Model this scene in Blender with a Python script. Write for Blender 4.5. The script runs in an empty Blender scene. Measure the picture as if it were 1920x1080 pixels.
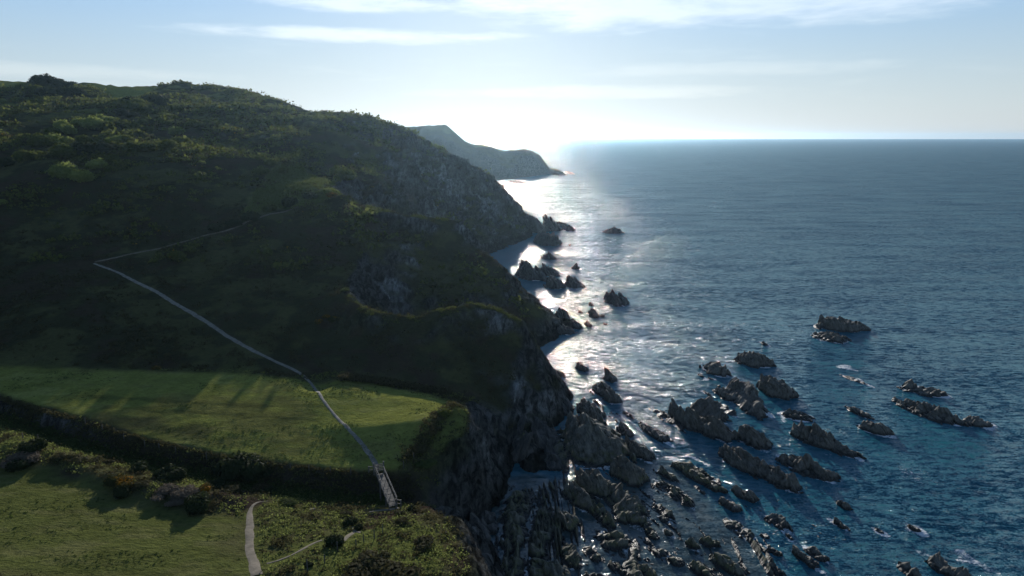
import bpy, math, random
import numpy as np
from mathutils import Vector, geometry

# ------------------------------------------------------------------ camera, sky, sun, exposure
scene = bpy.context.scene
CAM_Z = 60.0
PITCH = math.radians(12.55)
FOC = 1280.0                       # focal length in photograph pixels (1920 wide)
cam_data = bpy.data.cameras.new("camera")
cam = bpy.data.objects.new("camera", cam_data)
scene.collection.objects.link(cam)
cam.location = (0, 0, CAM_Z)
cam.rotation_euler = (math.pi / 2 - PITCH, 0, 0)
cam_data.sensor_width = 36.0
cam_data.lens = 36.0 * FOC / 1920.0
cam_data.clip_start = 0.5
cam_data.clip_end = 60000
scene.camera = cam

SUN_EL = math.radians(11.8)
SUN_AZ = math.radians(-2.0)         # to the left of straight ahead (+Y)
SKY_STRENGTH = 0.142
SUN_STRENGTH = 5.0
EXPOSURE = 0.0

world = bpy.data.worlds.new("World")
scene.world = world
world.use_nodes = True
WN = world.node_tree
WN.nodes.clear()


def nd(tree, typ, **kw):
    n = tree.nodes.new(typ)
    for k, v in kw.items():
        if k == "inputs":
            for i, val in v.items():
                n.inputs[i].default_value = val
        else:
            setattr(n, k, v)
    return n


def math_(tree, op, a, b=None, c=None, clamp=False):
    n = tree.nodes.new("ShaderNodeMath")
    n.operation = op
    n.use_clamp = clamp
    for i, v in enumerate((a, b, c)):
        if v is None:
            continue
        if isinstance(v, (int, float)):
            n.inputs[i].default_value = v
        else:
            tree.links.new(v, n.inputs[i])
    return n.outputs[0]


def sstep(tree, v, lo, hi):
    n = tree.nodes.new("ShaderNodeMapRange")
    n.interpolation_type = "SMOOTHSTEP"
    tree.links.new(v, n.inputs[0])
    n.inputs[1].default_value = lo
    n.inputs[2].default_value = hi
    return n.outputs[0]


def build_world():
    t = WN
    L = t.links.new
    out = nd(t, "ShaderNodeOutputWorld")
    bg = nd(t, "ShaderNodeBackground")
    bg.inputs[1].default_value = SKY_STRENGTH
    sky = nd(t, "ShaderNodeTexSky", sky_type="NISHITA", sun_disc=False)
    sky.sun_elevation = SUN_EL
    sky.sun_rotation = SUN_AZ
    sky.altitude = 60
    sky.air_density = 1.0
    sky.dust_density = 0.12
    sky.ozone_density = 3.2
    tc = nd(t, "ShaderNodeTexCoord")
    sep = nd(t, "ShaderNodeSeparateXYZ")
    L(tc.outputs["Generated"], sep.inputs[0])
    az = math_(t, "ARCTAN2", sep.outputs[0], sep.outputs[1])
    el = math_(t, "ARCSINE", sep.outputs[2])
    comb = nd(t, "ShaderNodeCombineXYZ")
    L(math_(t, "MULTIPLY", az, 1.0), comb.inputs[0])
    L(math_(t, "MULTIPLY", el, 6.0), comb.inputs[1])
    n1 = nd(t, "ShaderNodeTexNoise")
    n1.inputs["Scale"].default_value = 5.0
    n1.inputs["Detail"].default_value = 9.0
    n1.inputs["Roughness"].default_value = 0.58
    n1.inputs["Distortion"].default_value = 0.35
    L(comb.outputs[0], n1.inputs["Vector"])
    n2 = nd(t, "ShaderNodeTexNoise")
    n2.inputs["Scale"].default_value = 16.0
    n2.inputs["Detail"].default_value = 8.0
    n2.inputs["Roughness"].default_value = 0.6
    L(comb.outputs[0], n2.inputs["Vector"])
    nA = math_(t, "SUBTRACT", n1.outputs[0], 0.5)
    nB = math_(t, "SUBTRACT", n2.outputs[0], 0.5)
    nn = math_(t, "ADD", math_(t, "MULTIPLY", nA, 2.4), math_(t, "MULTIPLY", nB, 1.3))
    # cloud banks (azimuth, elevation, half width, half height, strength), radians
    banks = [
        (-0.215, 0.132, 0.25, 0.011, 0.9),
        (-0.20, 0.172, 0.13, 0.013, 1.0),
        (0.16, 0.172, 0.24, 0.034, 1.0),
        (0.42, 0.168, 0.26, 0.032, 0.9),
        (0.30, 0.088, 0.20, 0.012, 0.28),
        (0.12, 0.060, 0.26, 0.010, 0.35),
        (-0.62, 0.075, 0.24, 0.010, 0.30),
        (0.10, 0.26, 0.60, 0.045, 0.55),
        (-1.3, 0.30, 0.50, 0.040, 0.6),
        (1.7, 0.25, 0.60, 0.050, 0.6),
        (2.8, 0.35, 0.50, 0.050, 0.6),
        (-2.4, 0.2, 0.50, 0.030, 0.6),
    ]
    tot = None
    for (a, e, w, h, s) in banks:
        da = math_(t, "DIVIDE", math_(t, "SUBTRACT", az, a), w)
        de = math_(t, "DIVIDE", math_(t, "SUBTRACT", el, e), h)
        r = math_(t, "ADD", math_(t, "MULTIPLY", da, da), math_(t, "MULTIPLY", de, de))
        r = math_(t, "ADD", r, math_(t, "MULTIPLY", nn, 1.1))
        m = sstep(t, r, 1.25, -0.2)
        m = math_(t, "MULTIPLY", m, s)
        tot = m if tot is None else math_(t, "MAXIMUM", tot, m)
    wisps = math_(t, "MULTIPLY", sstep(t, nn, 0.0, 1.2), sstep(t, el, 0.0, 0.08))
    tot = math_(t, "MAXIMUM", tot, math_(t, "MULTIPLY", wisps, 0.22))
    # white balance of the sky, then clouds brightened from the sky behind them
    # the brightest part of the sky rolls off as it does in thin high haze
    bw0 = nd(t, "ShaderNodeRGBToBW")
    L(sky.outputs[0], bw0.inputs[0])
    roll = math_(t, "DIVIDE", 1.0, math_(t, "ADD", 1.0, math_(t, "MULTIPLY", math_(t, "MAXIMUM", math_(t, "SUBTRACT", bw0.outputs[0], 3.5), 0.0), 0.11)))
    skyc = nd(t, "ShaderNodeVectorMath", operation="SCALE")
    L(sky.outputs[0], skyc.inputs[0]); L(roll, skyc.inputs["Scale"])
    bw = nd(t, "ShaderNodeRGBToBW")
    L(skyc.outputs[0], bw.inputs[0])
    pale = nd(t, "ShaderNodeVectorMath", operation="SCALE")
    pale.inputs[0].default_value = (0.93, 1.0, 1.04)
    L(bw.outputs[0], pale.inputs["Scale"])
    veil = nd(t, "ShaderNodeMix", data_type="RGBA")
    L(math_(t, "ADD", 0.12, math_(t, "MULTIPLY", sstep(t, math_(t, "ABSOLUTE", el), 0.24, 0.0), 0.64)), veil.inputs[0])
    L(skyc.outputs[0], veil.inputs[6])
    L(pale.outputs[0], veil.inputs[7])
    wb = nd(t, "ShaderNodeMix", data_type="RGBA", blend_type="MULTIPLY")
    wb.inputs[0].default_value = 1.0
    L(veil.outputs[2], wb.inputs[6])
    wb.inputs[7].default_value = (0.97, 1.0, 1.075, 1)
    cl = nd(t, "ShaderNodeMix", data_type="RGBA")
    L(tot, cl.inputs[0])
    L(wb.outputs[2], cl.inputs[6])
    bright = nd(t, "ShaderNodeMix", data_type="RGBA", blend_type="ADD")
    bright.inputs[0].default_value = 1.0
    L(wb.outputs[2], bright.inputs[6])
    bright.inputs[7].default_value = (2.5, 2.1, 1.6, 1)
    L(bright.outputs[2], cl.inputs[7])
    L(cl.outputs[2], bg.inputs[0])
    L(bg.outputs[0], out.inputs[0])


build_world()

sun_data = bpy.data.lights.new("sun", "SUN")
sun_data.energy = SUN_STRENGTH
sun_data.angle = math.radians(0.45)
sun_data.color = (1.0, 0.95, 0.87)
sun = bpy.data.objects.new("sun", sun_data)
scene.collection.objects.link(sun)
sd = Vector((math.sin(SUN_AZ) * math.cos(SUN_EL), math.cos(SUN_AZ) * math.cos(SUN_EL), math.sin(SUN_EL)))
sun.rotation_euler = sd.to_track_quat("Z", "Y").to_euler()
sun.location = (0, 0, 200)

scene.view_settings.view_transform = "Standard"
scene.view_settings.look = "None"
scene.view_settings.exposure = EXPOSURE
scene.view_settings.gamma = 1.0
scene.view_settings.use_curve_mapping = False

# ------------------------------------------------------------------ numpy noise
def _hash(ix, iy, iz, seed):
    h = (ix.astype(np.int64) * 374761393 + iy.astype(np.int64) * 668265263 + iz.astype(np.int64) * 2147483647 + seed * 974634777) & 0xFFFFFFFF
    h = ((h ^ (h >> 13)) * 1274126177) & 0xFFFFFFFF
    h = (h ^ (h >> 16)) & 0xFFFFFFFF
    h = (h * 2246822519) & 0xFFFFFFFF
    h = (h ^ (h >> 15)) & 0xFFFFFFFF
    return h.astype(np.float64) / 4294967295.0


def vnoise(x, y, z=None, seed=0):
    x = np.asarray(x, float); y = np.asarray(y, float)
    ix = np.floor(x); iy = np.floor(y)
    fx = x - ix; fy = y - iy
    fx = fx * fx * fx * (fx * (fx * 6 - 15) + 10); fy = fy * fy * fy * (fy * (fy * 6 - 15) + 10)
    if z is None:
        zz = np.zeros_like(ix)
        a = _hash(ix, iy, zz, seed); b = _hash(ix + 1, iy, zz, seed)
        c = _hash(ix, iy + 1, zz, seed); d = _hash(ix + 1, iy + 1, zz, seed)
        return ((a + (b - a) * fx) * (1 - fy) + (c + (d - c) * fx) * fy) * 2 - 1
    z = np.asarray(z, float)
    iz = np.floor(z); fz = z - iz
    fz = fz * fz * (3 - 2 * fz)
    r = 0
    for k in (0, 1):
        a = _hash(ix, iy, iz + k, seed); b = _hash(ix + 1, iy, iz + k, seed)
        c = _hash(ix, iy + 1, iz + k, seed); d = _hash(ix + 1, iy + 1, iz + k, seed)
        v = (a + (b - a) * fx) * (1 - fy) + (c + (d - c) * fx) * fy
        r = r + v * (fz if k else 1 - fz)
    return r * 2 - 1


def fbm(x, y, z=None, octaves=4, seed=0, gain=0.5, ridged=False):
    s = 0; amp = 1.0; f = 1.0; tot = 0
    for o in range(octaves):
        ang = 0.6 * o
        xr = x * math.cos(ang) - y * math.sin(ang)
        yr = x * math.sin(ang) + y * math.cos(ang)
        v = vnoise(xr * f + 17.3 * o, yr * f - 9.1 * o, None if z is None else z * f + 3.7 * o, seed + o)
        if ridged:
            v = 1 - 2 * np.abs(v)
        s = s + v * amp; tot += amp
        amp *= gain; f *= 2.03
    return s / tot


def smooth(v, lo, hi):
    t = np.clip((v - lo) / (hi - lo), 0, 1)
    return t * t * (3 - 2 * t)


# ------------------------------------------------------------------ photograph pixel -> place in the world
CP, SP = math.cos(PITCH), math.sin(PITCH)


def ray(u, v):
    a = (u - 960.0) / FOC
    b = (540.0 - v) / FOC
    return a, CP + b * SP, -SP + b * CP


def K(u, v, Y):
    """point seen at (u, v) that lies Y metres ahead of the camera"""
    a, dy, dz = ray(u, v)
    t = Y / dy
    return (a * t, Y, CAM_Z + dz * t)


def Z(u, v, z=0.0):
    """point seen at (u, v) at height z"""
    a, dy, dz = ray(u, v)
    t = (z - CAM_Z) / dz
    return (a * t, dy * t, z)


# ------------------------------------------------------------------ landform: breaklines surveyed along the coast
LINES = []
ln = LINES.append
# near field level and gully
ln([(-150, 20, 17), (-70, 20, 16.5), (-30, 20, 17), (-8, 20, 16)])
ln([(-150, 52, 16), (-70, 52, 15.6), (-40, 52, 15.3), (-12, 52, 14.5)])
ln([Z(-400, 1075, 15), Z(0, 1075, 14.6), Z(250, 1075, 14.0), Z(450, 1075, 14), Z(650, 1075, 14.6), Z(760, 1075, 15.6), Z(860, 1075, 15.0)])
ln([Z(-300, 920, 13.4), Z(0, 880, 13.2), Z(130, 905, 12.6), Z(250, 945, 12.2), Z(400, 960, 11.9), Z(480, 945, 11.6), Z(600, 1000, 12.2), Z(680, 1000, 12.6), Z(740, 1005, 13.6), Z(800, 985, 13.2)])
ln([Z(-300, 860, 14.4), Z(0, 838, 14.0), Z(60, 830, 14.2), Z(150, 870, 13.6), Z(250, 895, 13.2), Z(340, 915, 13.2), Z(430, 930, 12.4)])
gul_near = [Z(-400, 700, 14.6), Z(-150, 750, 13.4), Z(0, 802, 12.6), Z(130, 845, 12.2), Z(300, 893, 11.7), Z(400, 912, 11.3), Z(500, 930, 10.8), Z(600, 945, 10.2), Z(700, 950, 10.0), Z(738, 948, 10.4)]
gul_bot = [Z(-400, 672, 14.0), Z(-150, 730, 12.0), Z(0, 786, 10.9), Z(130, 830, 10.3), Z(300, 878, 9.7), Z(400, 897, 9.7), Z(500, 916, 9.3), Z(600, 928, 9.0), Z(700, 938, 8.6), Z(728, 940, 8.2), (-13.2, 88.6, 6.5), (-10.2, 90.4, 4.0), (-7.6, 94.5, 1.2), (-5.6, 98.5, -0.5)]
gul_far = [Z(-400, 645, 15.5), Z(-150, 700, 14.6), Z(0, 748, 14.0), Z(100, 775, 13.6), Z(200, 808, 13.1), Z(300, 838, 12.8), Z(400, 857, 12.4), Z(500, 871, 12.0), Z(600, 883, 11.8), Z(700, 890, 11.4), Z(745, 886, 11.4)]
ln(gul_near); ln(gul_bot); ln(gul_far)
# near bank and its cliff edge
ln([Z(738, 948, 10.4), Z(775, 943, 11.4), Z(815, 941, 11.4), Z(833, 972, 12.6), Z(868, 1020, 13.6), Z(890, 1075, 14.3), (-6, 62, 14.5), (-4, 45, 15), (0, 20, 15)])
ln([(-5.6, 98.5, -0.5), (-4.4, 95.0, -0.8), Z(925, 975, -0.8), Z(918, 1020, -0.8), Z(938, 1080, -0.8), Z(960, 1200, -0.8), (3, 40, -1), (6, 20, -1)])
ln([(-7.0, 88, 6.5), (-5.3, 84, 6.5), (-3.8, 78, 7.5), (-2.0, 68, 8.0)])
# field interior and its back
ln([Z(-400, 620, 15.8), Z(0, 712, 15.0), Z(200, 716, 14.8), Z(400, 722, 14.6), Z(560, 732, 14.4), Z(600, 735, 14.5), Z(680, 733, 14.2), Z(800, 752, 14.2), Z(832, 760, 14.4)])
ln([Z(-400, 600, 16), Z(0, 690, 15.4), Z(200, 694, 15), Z(400, 700, 14.9), Z(480, 706, 14.8), Z(560, 712, 14.7)])
ln([Z(200, 770, 13.9), Z(330, 790, 13.4), Z(450, 800, 13.2), Z(600, 800, 13.2)])
# field bank on the seaward side, spur
ln([Z(760, 872, 12.0), Z(790, 830, 13.4), Z(822, 785, 15.2), Z(845, 757, 16.2)])
ln([Z(745, 892, 11.0), Z(775, 886, 11.6), Z(805, 868, 12.6), Z(845, 842, 13.4), Z(898, 820, 13.4), Z(893, 788, 14.7), Z(878, 758, 15.8)])
ln([(-5.6, 98.5, -0.5), (-3.7, 102.5, -0.8), Z(938, 915, -0.8), Z(958, 880, -0.8), Z(972, 868, -0.5), Z(985, 895, -0.8), Z(1003, 912, -0.8), Z(1030, 890, -0.8), Z(1040, 855, -0.8), Z(1047, 815, -0.8), Z(1046, 785, -0.8), Z(1064, 764, -0.8), Z(1071, 738, -0.8), Z(1045, 712, -0.8), Z(1010, 690, -0.8), (0, 166, -0.8), (-14, 172, 0.5), (-30, 180, 3)])
ln([K(960, 800, 127), K(985, 830, 121), K(1005, 870, 116.5)])
# knoll D
D = [K(640, 545, 162), K(668, 566, 156), K(700, 582, 152), K(722, 589, 150), K(770, 590, 149), K(830, 583, 150), K(860, 569, 153), K(882, 561, 155), K(930, 570, 154), K(962, 588, 153.5), K(985, 622, 151), K(1002, 660, 150), K(1035, 700, 151.5), K(1066, 733, 152.5)]
ln(D)
ln([K(640, 712, 124), K(700, 718, 125.5), K(760, 728, 126), K(835, 742, 126), K(878, 748, 127)])
ln([K(880, 690, 137), K(960, 700, 138), K(1010, 735, 138), K(1040, 750, 140)])
ln([K(900, 640, 146), K(760, 660, 139), K(640, 640, 146)])
# lower hill: path line
ln([K(-400, 493, 186), K(0, 493, 185), K(175, 493, 183), K(250, 525, 174), K(330, 570, 161.5), K(400, 610, 150.5), K(480, 660, 138.5), K(540, 690, 131), K(578, 718, 124.5), K(602, 735, 121.5)])
ln([K(600, 590, 152), K(640, 545, 162)])
# second path and ridge E
ln([K(175, 490, 184), K(300, 465, 200), K(400, 432, 209), K(500, 400, 226), K(560, 385, 234), K(630, 354, 247)])
E = [K(630, 354, 247), K(665, 372, 239), K(692, 393, 229), K(760, 398, 231), K(822, 404, 236), K(862, 406, 235), K(868, 436, 232), K(895, 468, 229), K(930, 482, 224), K(946, 505, 220), K(972, 540, 214), K(1000, 571, 211.5), K(1045, 604, 212), K(1080, 607, 213.8)]
ln(E)
ln([K(692, 396, 228), K(674, 468, 202), K(648, 535, 172)])
ln([K(740, 440, 226), K(800, 445, 225), K(860, 470, 222)])
ln([K(720, 540, 196), K(790, 560, 198), K(860, 545, 202), K(930, 560, 203)])
ln([(-30, 180, 3), (-18, 184, 1), (-5, 188, -0.6), Z(985, 662, -0.8), Z(1015, 655, -0.8), Z(1050, 640, -0.8), Z(1086, 614, -0.8), (24, 219, -1), (14, 226, -1), (6, 238, -1), (-3, 250, -1), (-15, 262, -0.5), (-30, 268, 2), (-45, 262, 8), (-58, 256, 22)])
# headland F
F = [K(1000, 432, 438), K(985, 420, 440), K(972, 398, 441), K(958, 375, 442), K(945, 347, 442), K(930, 336, 440), K(900, 315, 437), K(850, 289, 432), K(800, 266, 427), K(760, 248, 422), K(700, 230, 412), K(665, 222, 406), K(640, 211, 430), K(560, 198, 465), K(500, 188, 500), K(440, 170, 550), K(400, 163, 570), K(330, 163, 585), K(308, 166, 588)]
ln(F)
ln([K(308, 166, 588), K(295, 173, 590), K(200, 172, 598), K(155, 168, 590), K(130, 158, 570), K(90, 152, 565), K(62, 156, 570), K(30, 155, 590), K(0, 151, 605), K(-200, 140, 620), K(-500, 120, 620)])
ln([Z(1005, 440, -0.8), Z(985, 452, -0.8), Z(955, 465, -0.8), Z(935, 474, -0.8), (-22, 345, -0.8), (-34, 318, -0.5), (-42, 292, 2)])
ln([K(640, 252, 345), K(700, 268, 345), K(715, 288, 335), K(735, 325, 312), K(758, 365, 298), K(776, 394, 290)])
ln([K(770, 300, 392), K(840, 340, 408), K(900, 380, 414), K(950, 415, 420)])
ln([K(820, 400, 358), K(880, 430, 378), K(920, 455, 378)])
ln([K(640, 252, 345), K(600, 250, 360), K(500, 252, 360), K(420, 262, 335)])
ln([K(690, 362, 258), K(640, 332, 280), K(560, 305, 295), K(500, 325, 272), K(470, 360, 248)])
ln([K(-200, 300, 256), K(100, 300, 256), K(300, 300, 262), K(400, 315, 262)])
ln([K(-200, 215, 372), K(40, 215, 372), K(200, 222, 366), K(330, 215, 385), K(430, 205, 420)])
ln([K(600, 225, 395), K(560, 222, 405), K(480, 222, 400)])
# behind the skyline
ln([(-640, 720, 112), (-480, 710, 108), (-380, 700, 103), (-290, 680, 98), (-240, 660, 92), (-205, 630, 84), (-160, 590, 72), (-120, 530, 56), (-80, 500, 34), (-40, 480, 10), (-8, 466, -1), (8, 450, -1)])
ln([(-640, 760, 108), (-420, 760, 100), (-300, 760, 90), (-200, 740, 70), (-140, 700, 30), (-100, 700, -1)])
ln([(-60, 560, -1), (-80, 620, -1)])
# sea bed
for p in [(20, 20, -9), (14, 60, -6), (10, 80, -5), (12, 100, -5), (22, 112, -6), (22, 135, -7), (26, 155, -8), (18, 168, -8), (2, 176, -6),
          (14, 182, -7), (32, 205, -9), (30, 225, -9), (18, 240, -9), (10, 262, -9), (-6, 275, -8), (-12, 300, -8), (8, 330, -9), (4, 350, -8),
          (16, 380, -9), (26, 430, -9), (18, 462, -9), (-5, 495, -9), (-40, 560, -9), (-60, 640, -9), (-70, 700, -9),
          (70, 20, -12), (70, 200, -12), (70, 450, -12), (70, 700, -12), (5, 126 + 30, 2)][:-1]:
    ln([p])
TX0, TX1, TY0, TY1 = -640, 70, 20, 760


def build_tin():
    pts = []; edges = []; key = {}
    def add(p):
        k = (round(p[0], 1), round(p[1], 1))
        if k not in key:
            key[k] = len(pts); pts.append(p)
        return key[k]
    for l in LINES:
        ids = [add(p) for p in l]
        for a, b in zip(ids[:-1], ids[1:]):
            if a != b:
                edges.append((a, b))
    for c in ((-1500, -50, 16), (200, -50, -12), (-1500, 1200, 60), (200, 1200, -12)):
        add(c)
    vs, es, fs, ov, oe, of = geometry.delaunay_2d_cdt([Vector((p[0], p[1])) for p in pts], edges, [], 0, 1e-4)
    zs = []
    P = np.array(pts)
    for i, v in enumerate(vs):
        if ov[i]:
            zs.append(pts[ov[i][0]][2])
        else:
            d = (P[:, 0] - v[0]) ** 2 + (P[:, 1] - v[1]) ** 2
            j = np.argsort(d)[:2]
            w = 1 / (d[j] + 1e-3)
            zs.append(float((P[j, 2] * w).sum() / w.sum()))
            print("TIN crossing at", tuple(v), zs[-1])
    V = np.array([(v[0], v[1]) for v in vs]); zs = np.array(zs)
    gx = np.arange(TX0, TX1 + 1, 1.0); gy = np.arange(TY0, TY1 + 1, 1.0)
    H = np.full((len(gy), len(gx)), -9.0)
    for f in fs:
        a, b, c = V[f[0]], V[f[1]], V[f[2]]
        i0 = max(0, int(math.floor(min(a[0], b[0], c[0]) - TX0))); i1 = min(len(gx) - 1, int(math.ceil(max(a[0], b[0], c[0]) - TX0)))
        j0 = max(0, int(math.floor(min(a[1], b[1], c[1]) - TY0))); j1 = min(len(gy) - 1, int(math.ceil(max(a[1], b[1], c[1]) - TY0)))
        if i1 < i0 or j1 < j0:
            continue
        X, Y = np.meshgrid(gx[i0:i1 + 1], gy[j0:j1 + 1])
        det = (b[1] - c[1]) * (a[0] - c[0]) + (c[0] - b[0]) * (a[1] - c[1])
        if abs(det) < 1e-9:
            continue
        w0 = ((b[1] - c[1]) * (X - c[0]) + (c[0] - b[0]) * (Y - c[1])) / det
        w1 = ((c[1] - a[1]) * (X - c[0]) + (a[0] - c[0]) * (Y - c[1])) / det
        w2 = 1 - w0 - w1
        m = (w0 > -1e-6) & (w1 > -1e-6) & (w2 > -1e-6)
        zz = w0 * zs[f[0]] + w1 * zs[f[1]] + w2 * zs[f[2]]
        sub = H[j0:j1 + 1, i0:i1 + 1]
        sub[m] = zz[m]
    return H


def blur(A, s):
    r = int(3 * s) + 1
    k = np.exp(-0.5 * (np.arange(-r, r + 1) / s) ** 2); k /= k.sum()
    B = np.pad(A, ((r, r), (0, 0)), mode="edge")
    B = sum(k[i] * B[i:i + A.shape[0]] for i in range(2 * r + 1))
    B = np.pad(B, ((0, 0), (r, r)), mode="edge")
    return sum(k[i] * B[:, i:i + A.shape[1]] for i in range(2 * r + 1))


H_raw = build_tin()
H1 = blur(H_raw, 0.8)
H2 = blur(H_raw, 2.6)
gyy = np.arange(TY0, TY1 + 1, 1.0)[:, None]
wf = smooth(gyy, 150, 330)
H0 = H1 * (1 - wf) + H2 * wf


def bil(A, x, y, x0=TX0, y0=TY0, step=1.0):
    fx = np.clip((x - x0) / step, 0, A.shape[1] - 1.001); fy = np.clip((y - y0) / step, 0, A.shape[0] - 1.001)
    i = fx.astype(int); j = fy.astype(int); fx = fx - i; fy = fy - j
    return (A[j, i] * (1 - fx) + A[j, i + 1] * fx) * (1 - fy) + (A[j + 1, i] * (1 - fx) + A[j + 1, i + 1] * fx) * fy


Gy_, Gx_ = np.gradient(H0)
SLOPE = blur(np.sqrt(Gx_ ** 2 + Gy_ ** 2), 1.2)


def land_h(x, y):
    """ground height (before the craggy displacement of the cliffs)"""
    x = np.asarray(x, float); y = np.asarray(y, float)
    s = bil(SLOPE, x, y)
    w = smooth(s, 0.55, 1.1)
    far = smooth(y, 180, 330)
    amp = (0.2 + w * (0.9 + 1.6 * far)) * (0.6 + 1.25 * far)
    wx = fbm(x / 9, y / 9, octaves=3, seed=11) * amp
    wy = 0.999 * fbm(x / 9, y / 9, octaves=3, seed=23) * amp
    h = bil(H0, x + wx, y + wy)
    lump = fbm(x / 7, y / 7, octaves=4, seed=5)
    h = h + lump * (0.16 + (0.45 + 0.45 * far) * w + 1.15 * far) * smooth(h, -2, 2)
    h = h + fbm(x / 26, y / 26, octaves=3, seed=41) * 2.6 * far * smooth(h, 3, 20)
    h = h + fbm(x / 2.2, y / 2.2, octaves=3, seed=15) * 0.07
    return h


_T = np.concatenate([np.arange(60, 260, 0.7), np.arange(260, 700, 1.6)])


def hit(u, v):
    """where the line of sight through photograph pixel (u, v) meets the ground"""
    a, dy, dz = ray(u, v)
    Yv = _T
    t = Yv / dy
    x = a * t
    z = CAM_Z + dz * t
    h = land_h(x, Yv)
    ok = np.nonzero(h >= z)[0]
    if len(ok) == 0:
        return None
    i = max(1, ok[0])
    d0 = z[i - 1] - h[i - 1]; d1 = h[i] - z[i]
    w = d0 / max(1e-6, d0 + d1)
    Yh = Yv[i - 1] + w * (Yv[i] - Yv[i - 1])
    th = Yh / dy
    return (a * th, Yh, CAM_Z + dz * th)


def poly_mask(x, y, poly, soft=0.0):
    """point in polygon (world XY), vectorised"""
    inside = np.zeros(x.shape, bool)
    n = len(poly)
    for i in range(n):
        x1, y1 = poly[i][:2]; x2, y2 = poly[(i + 1) % n][:2]
        c = ((y1 > y) != (y2 > y)) & (x < (x2 - x1) * (y - y1) / ((y2 - y1) if abs(y2 - y1) > 1e-9 else 1e-9) + x1)
        inside ^= c
    return inside


def line_dist(x, y, pl):
    d = np.full(x.shape, 1e9)
    for (x1, y1), (x2, y2) in zip([p[:2] for p in pl[:-1]], [p[:2] for p in pl[1:]]):
        dx, dy = x2 - x1, y2 - y1
        L2 = dx * dx + dy * dy + 1e-9
        t = np.clip(((x - x1) * dx + (y - y1) * dy) / L2, 0, 1)
        d = np.minimum(d, np.hypot(x - x1 - t * dx, y - y1 - t * dy))
    return d


# ------------------------------------------------------------------ mesh helpers
def set_attr_color(me, name, col):
    at = me.attributes.new(name, "FLOAT_COLOR", "POINT")
    c4 = np.ones((len(col), 4), np.float32); c4[:, :3] = col
    at.data.foreach_set("color", c4.ravel())


def set_attr_float(me, name, v):
    at = me.attributes.new(name, "FLOAT", "POINT")
    at.data.foreach_set("value", np.asarray(v, np.float32).ravel())


def mesh_np(name, V, F, mat=None, smooth_shade=False):
    """V (n,3) array, F (m,k) int array with k = 3 or 4"""
    V = np.asarray(V, np.float32); F = np.asarray(F, np.int32)
    me = bpy.data.meshes.new(name)
    me.vertices.add(len(V)); me.vertices.foreach_set("co", V.ravel())
    k = F.shape[1]
    me.loops.add(F.size); me.loops.foreach_set("vertex_index", F.ravel())
    me.polygons.add(len(F))
    me.polygons.foreach_set("loop_start", np.arange(0, F.size, k, dtype=np.int32))
    me.polygons.foreach_set("loop_total", np.full(len(F), k, np.int32))
    me.polygons.foreach_set("use_smooth", np.full(len(F), smooth_shade, bool))
    me.update(calc_edges=True)
    me.validate()
    if mat:
        me.materials.append(mat)
    return me


def grid_faces(nr, nc):
    i = np.arange(nr - 1)[:, None] * nc + np.arange(nc - 1)[None, :]
    return np.stack([i, i + 1, i + nc + 1, i + nc], -1).reshape(-1, 4)


def link(name, me, parent=None, loc=None, **props):
    o = bpy.data.objects.new(name, me)
    scene.collection.objects.link(o)
    if parent is not None:
        o.parent = parent
    if loc is not None:
        o.location = loc
    for k, v in props.items():
        o[k] = v
    return o


def thing(name, label, cat, loc=(0, 0, 0), rz=0.0, group=None, me=None):
    o = link(name, me, loc=loc)
    o.rotation_euler = (0, 0, rz)
    o["label"] = label; o["category"] = cat
    if group:
        o["group"] = group
    return o


# ------------------------------------------------------------------ materials
def new_mat(name, rough=0.9):
    m = bpy.data.materials.new(name)
    m.use_nodes = True
    t = m.node_tree
    b = t.nodes["Principled BSDF"]
    b.inputs["Roughness"].default_value = rough
    return m, t, b


def noise_node(t, scale, detail=5.0, rough=0.55, vec=None, stretch=None, distort=0.0):
    n = t.nodes.new("ShaderNodeTexNoise")
    n.inputs["Scale"].default_value = scale
    n.inputs["Detail"].default_value = detail
    n.inputs["Roughness"].default_value = rough
    n.inputs["Distortion"].default_value = distort
    if vec is None:
        g = t.nodes.new("ShaderNodeTexCoord")
        vec = g.outputs["Object"]
    if stretch:
        mp = t.nodes.new("ShaderNodeMapping")
        mp.inputs["Scale"].default_value = stretch[:3]
        if len(stretch) > 3:
            mp.inputs["Rotation"].default_value = (0, 0, stretch[3])
        t.links.new(vec, mp.inputs[0])
        vec = mp.outputs[0]
    t.links.new(vec, n.inputs["Vector"])
    return n.outputs[0]


def scale_color(t, col_socket, fac_socket):
    v = t.nodes.new("ShaderNodeVectorMath"); v.operation = "SCALE"
    t.links.new(col_socket, v.inputs[0]); t.links.new(fac_socket, v.inputs["Scale"])
    return v.outputs[0]


def mixc(t, fac, a, b):
    m = t.nodes.new("ShaderNodeMix"); m.data_type = "RGBA"
    if isinstance(fac, float): m.inputs[0].default_value = fac
    else: t.links.new(fac, m.inputs[0])
    for s, v in ((6, a), (7, b)):
        if isinstance(v, tuple): m.inputs[s].default_value = (*v, 1)
        else: t.links.new(v, m.inputs[s])
    return m.outputs[2]


def bump(t, h, dist=1.0, strength=1.0):
    b = t.nodes.new("ShaderNodeBump")
    b.inputs["Distance"].default_value = dist
    b.inputs["Strength"].default_value = strength
    t.links.new(h, b.inputs["Height"])
    return b.outputs[0]


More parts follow.
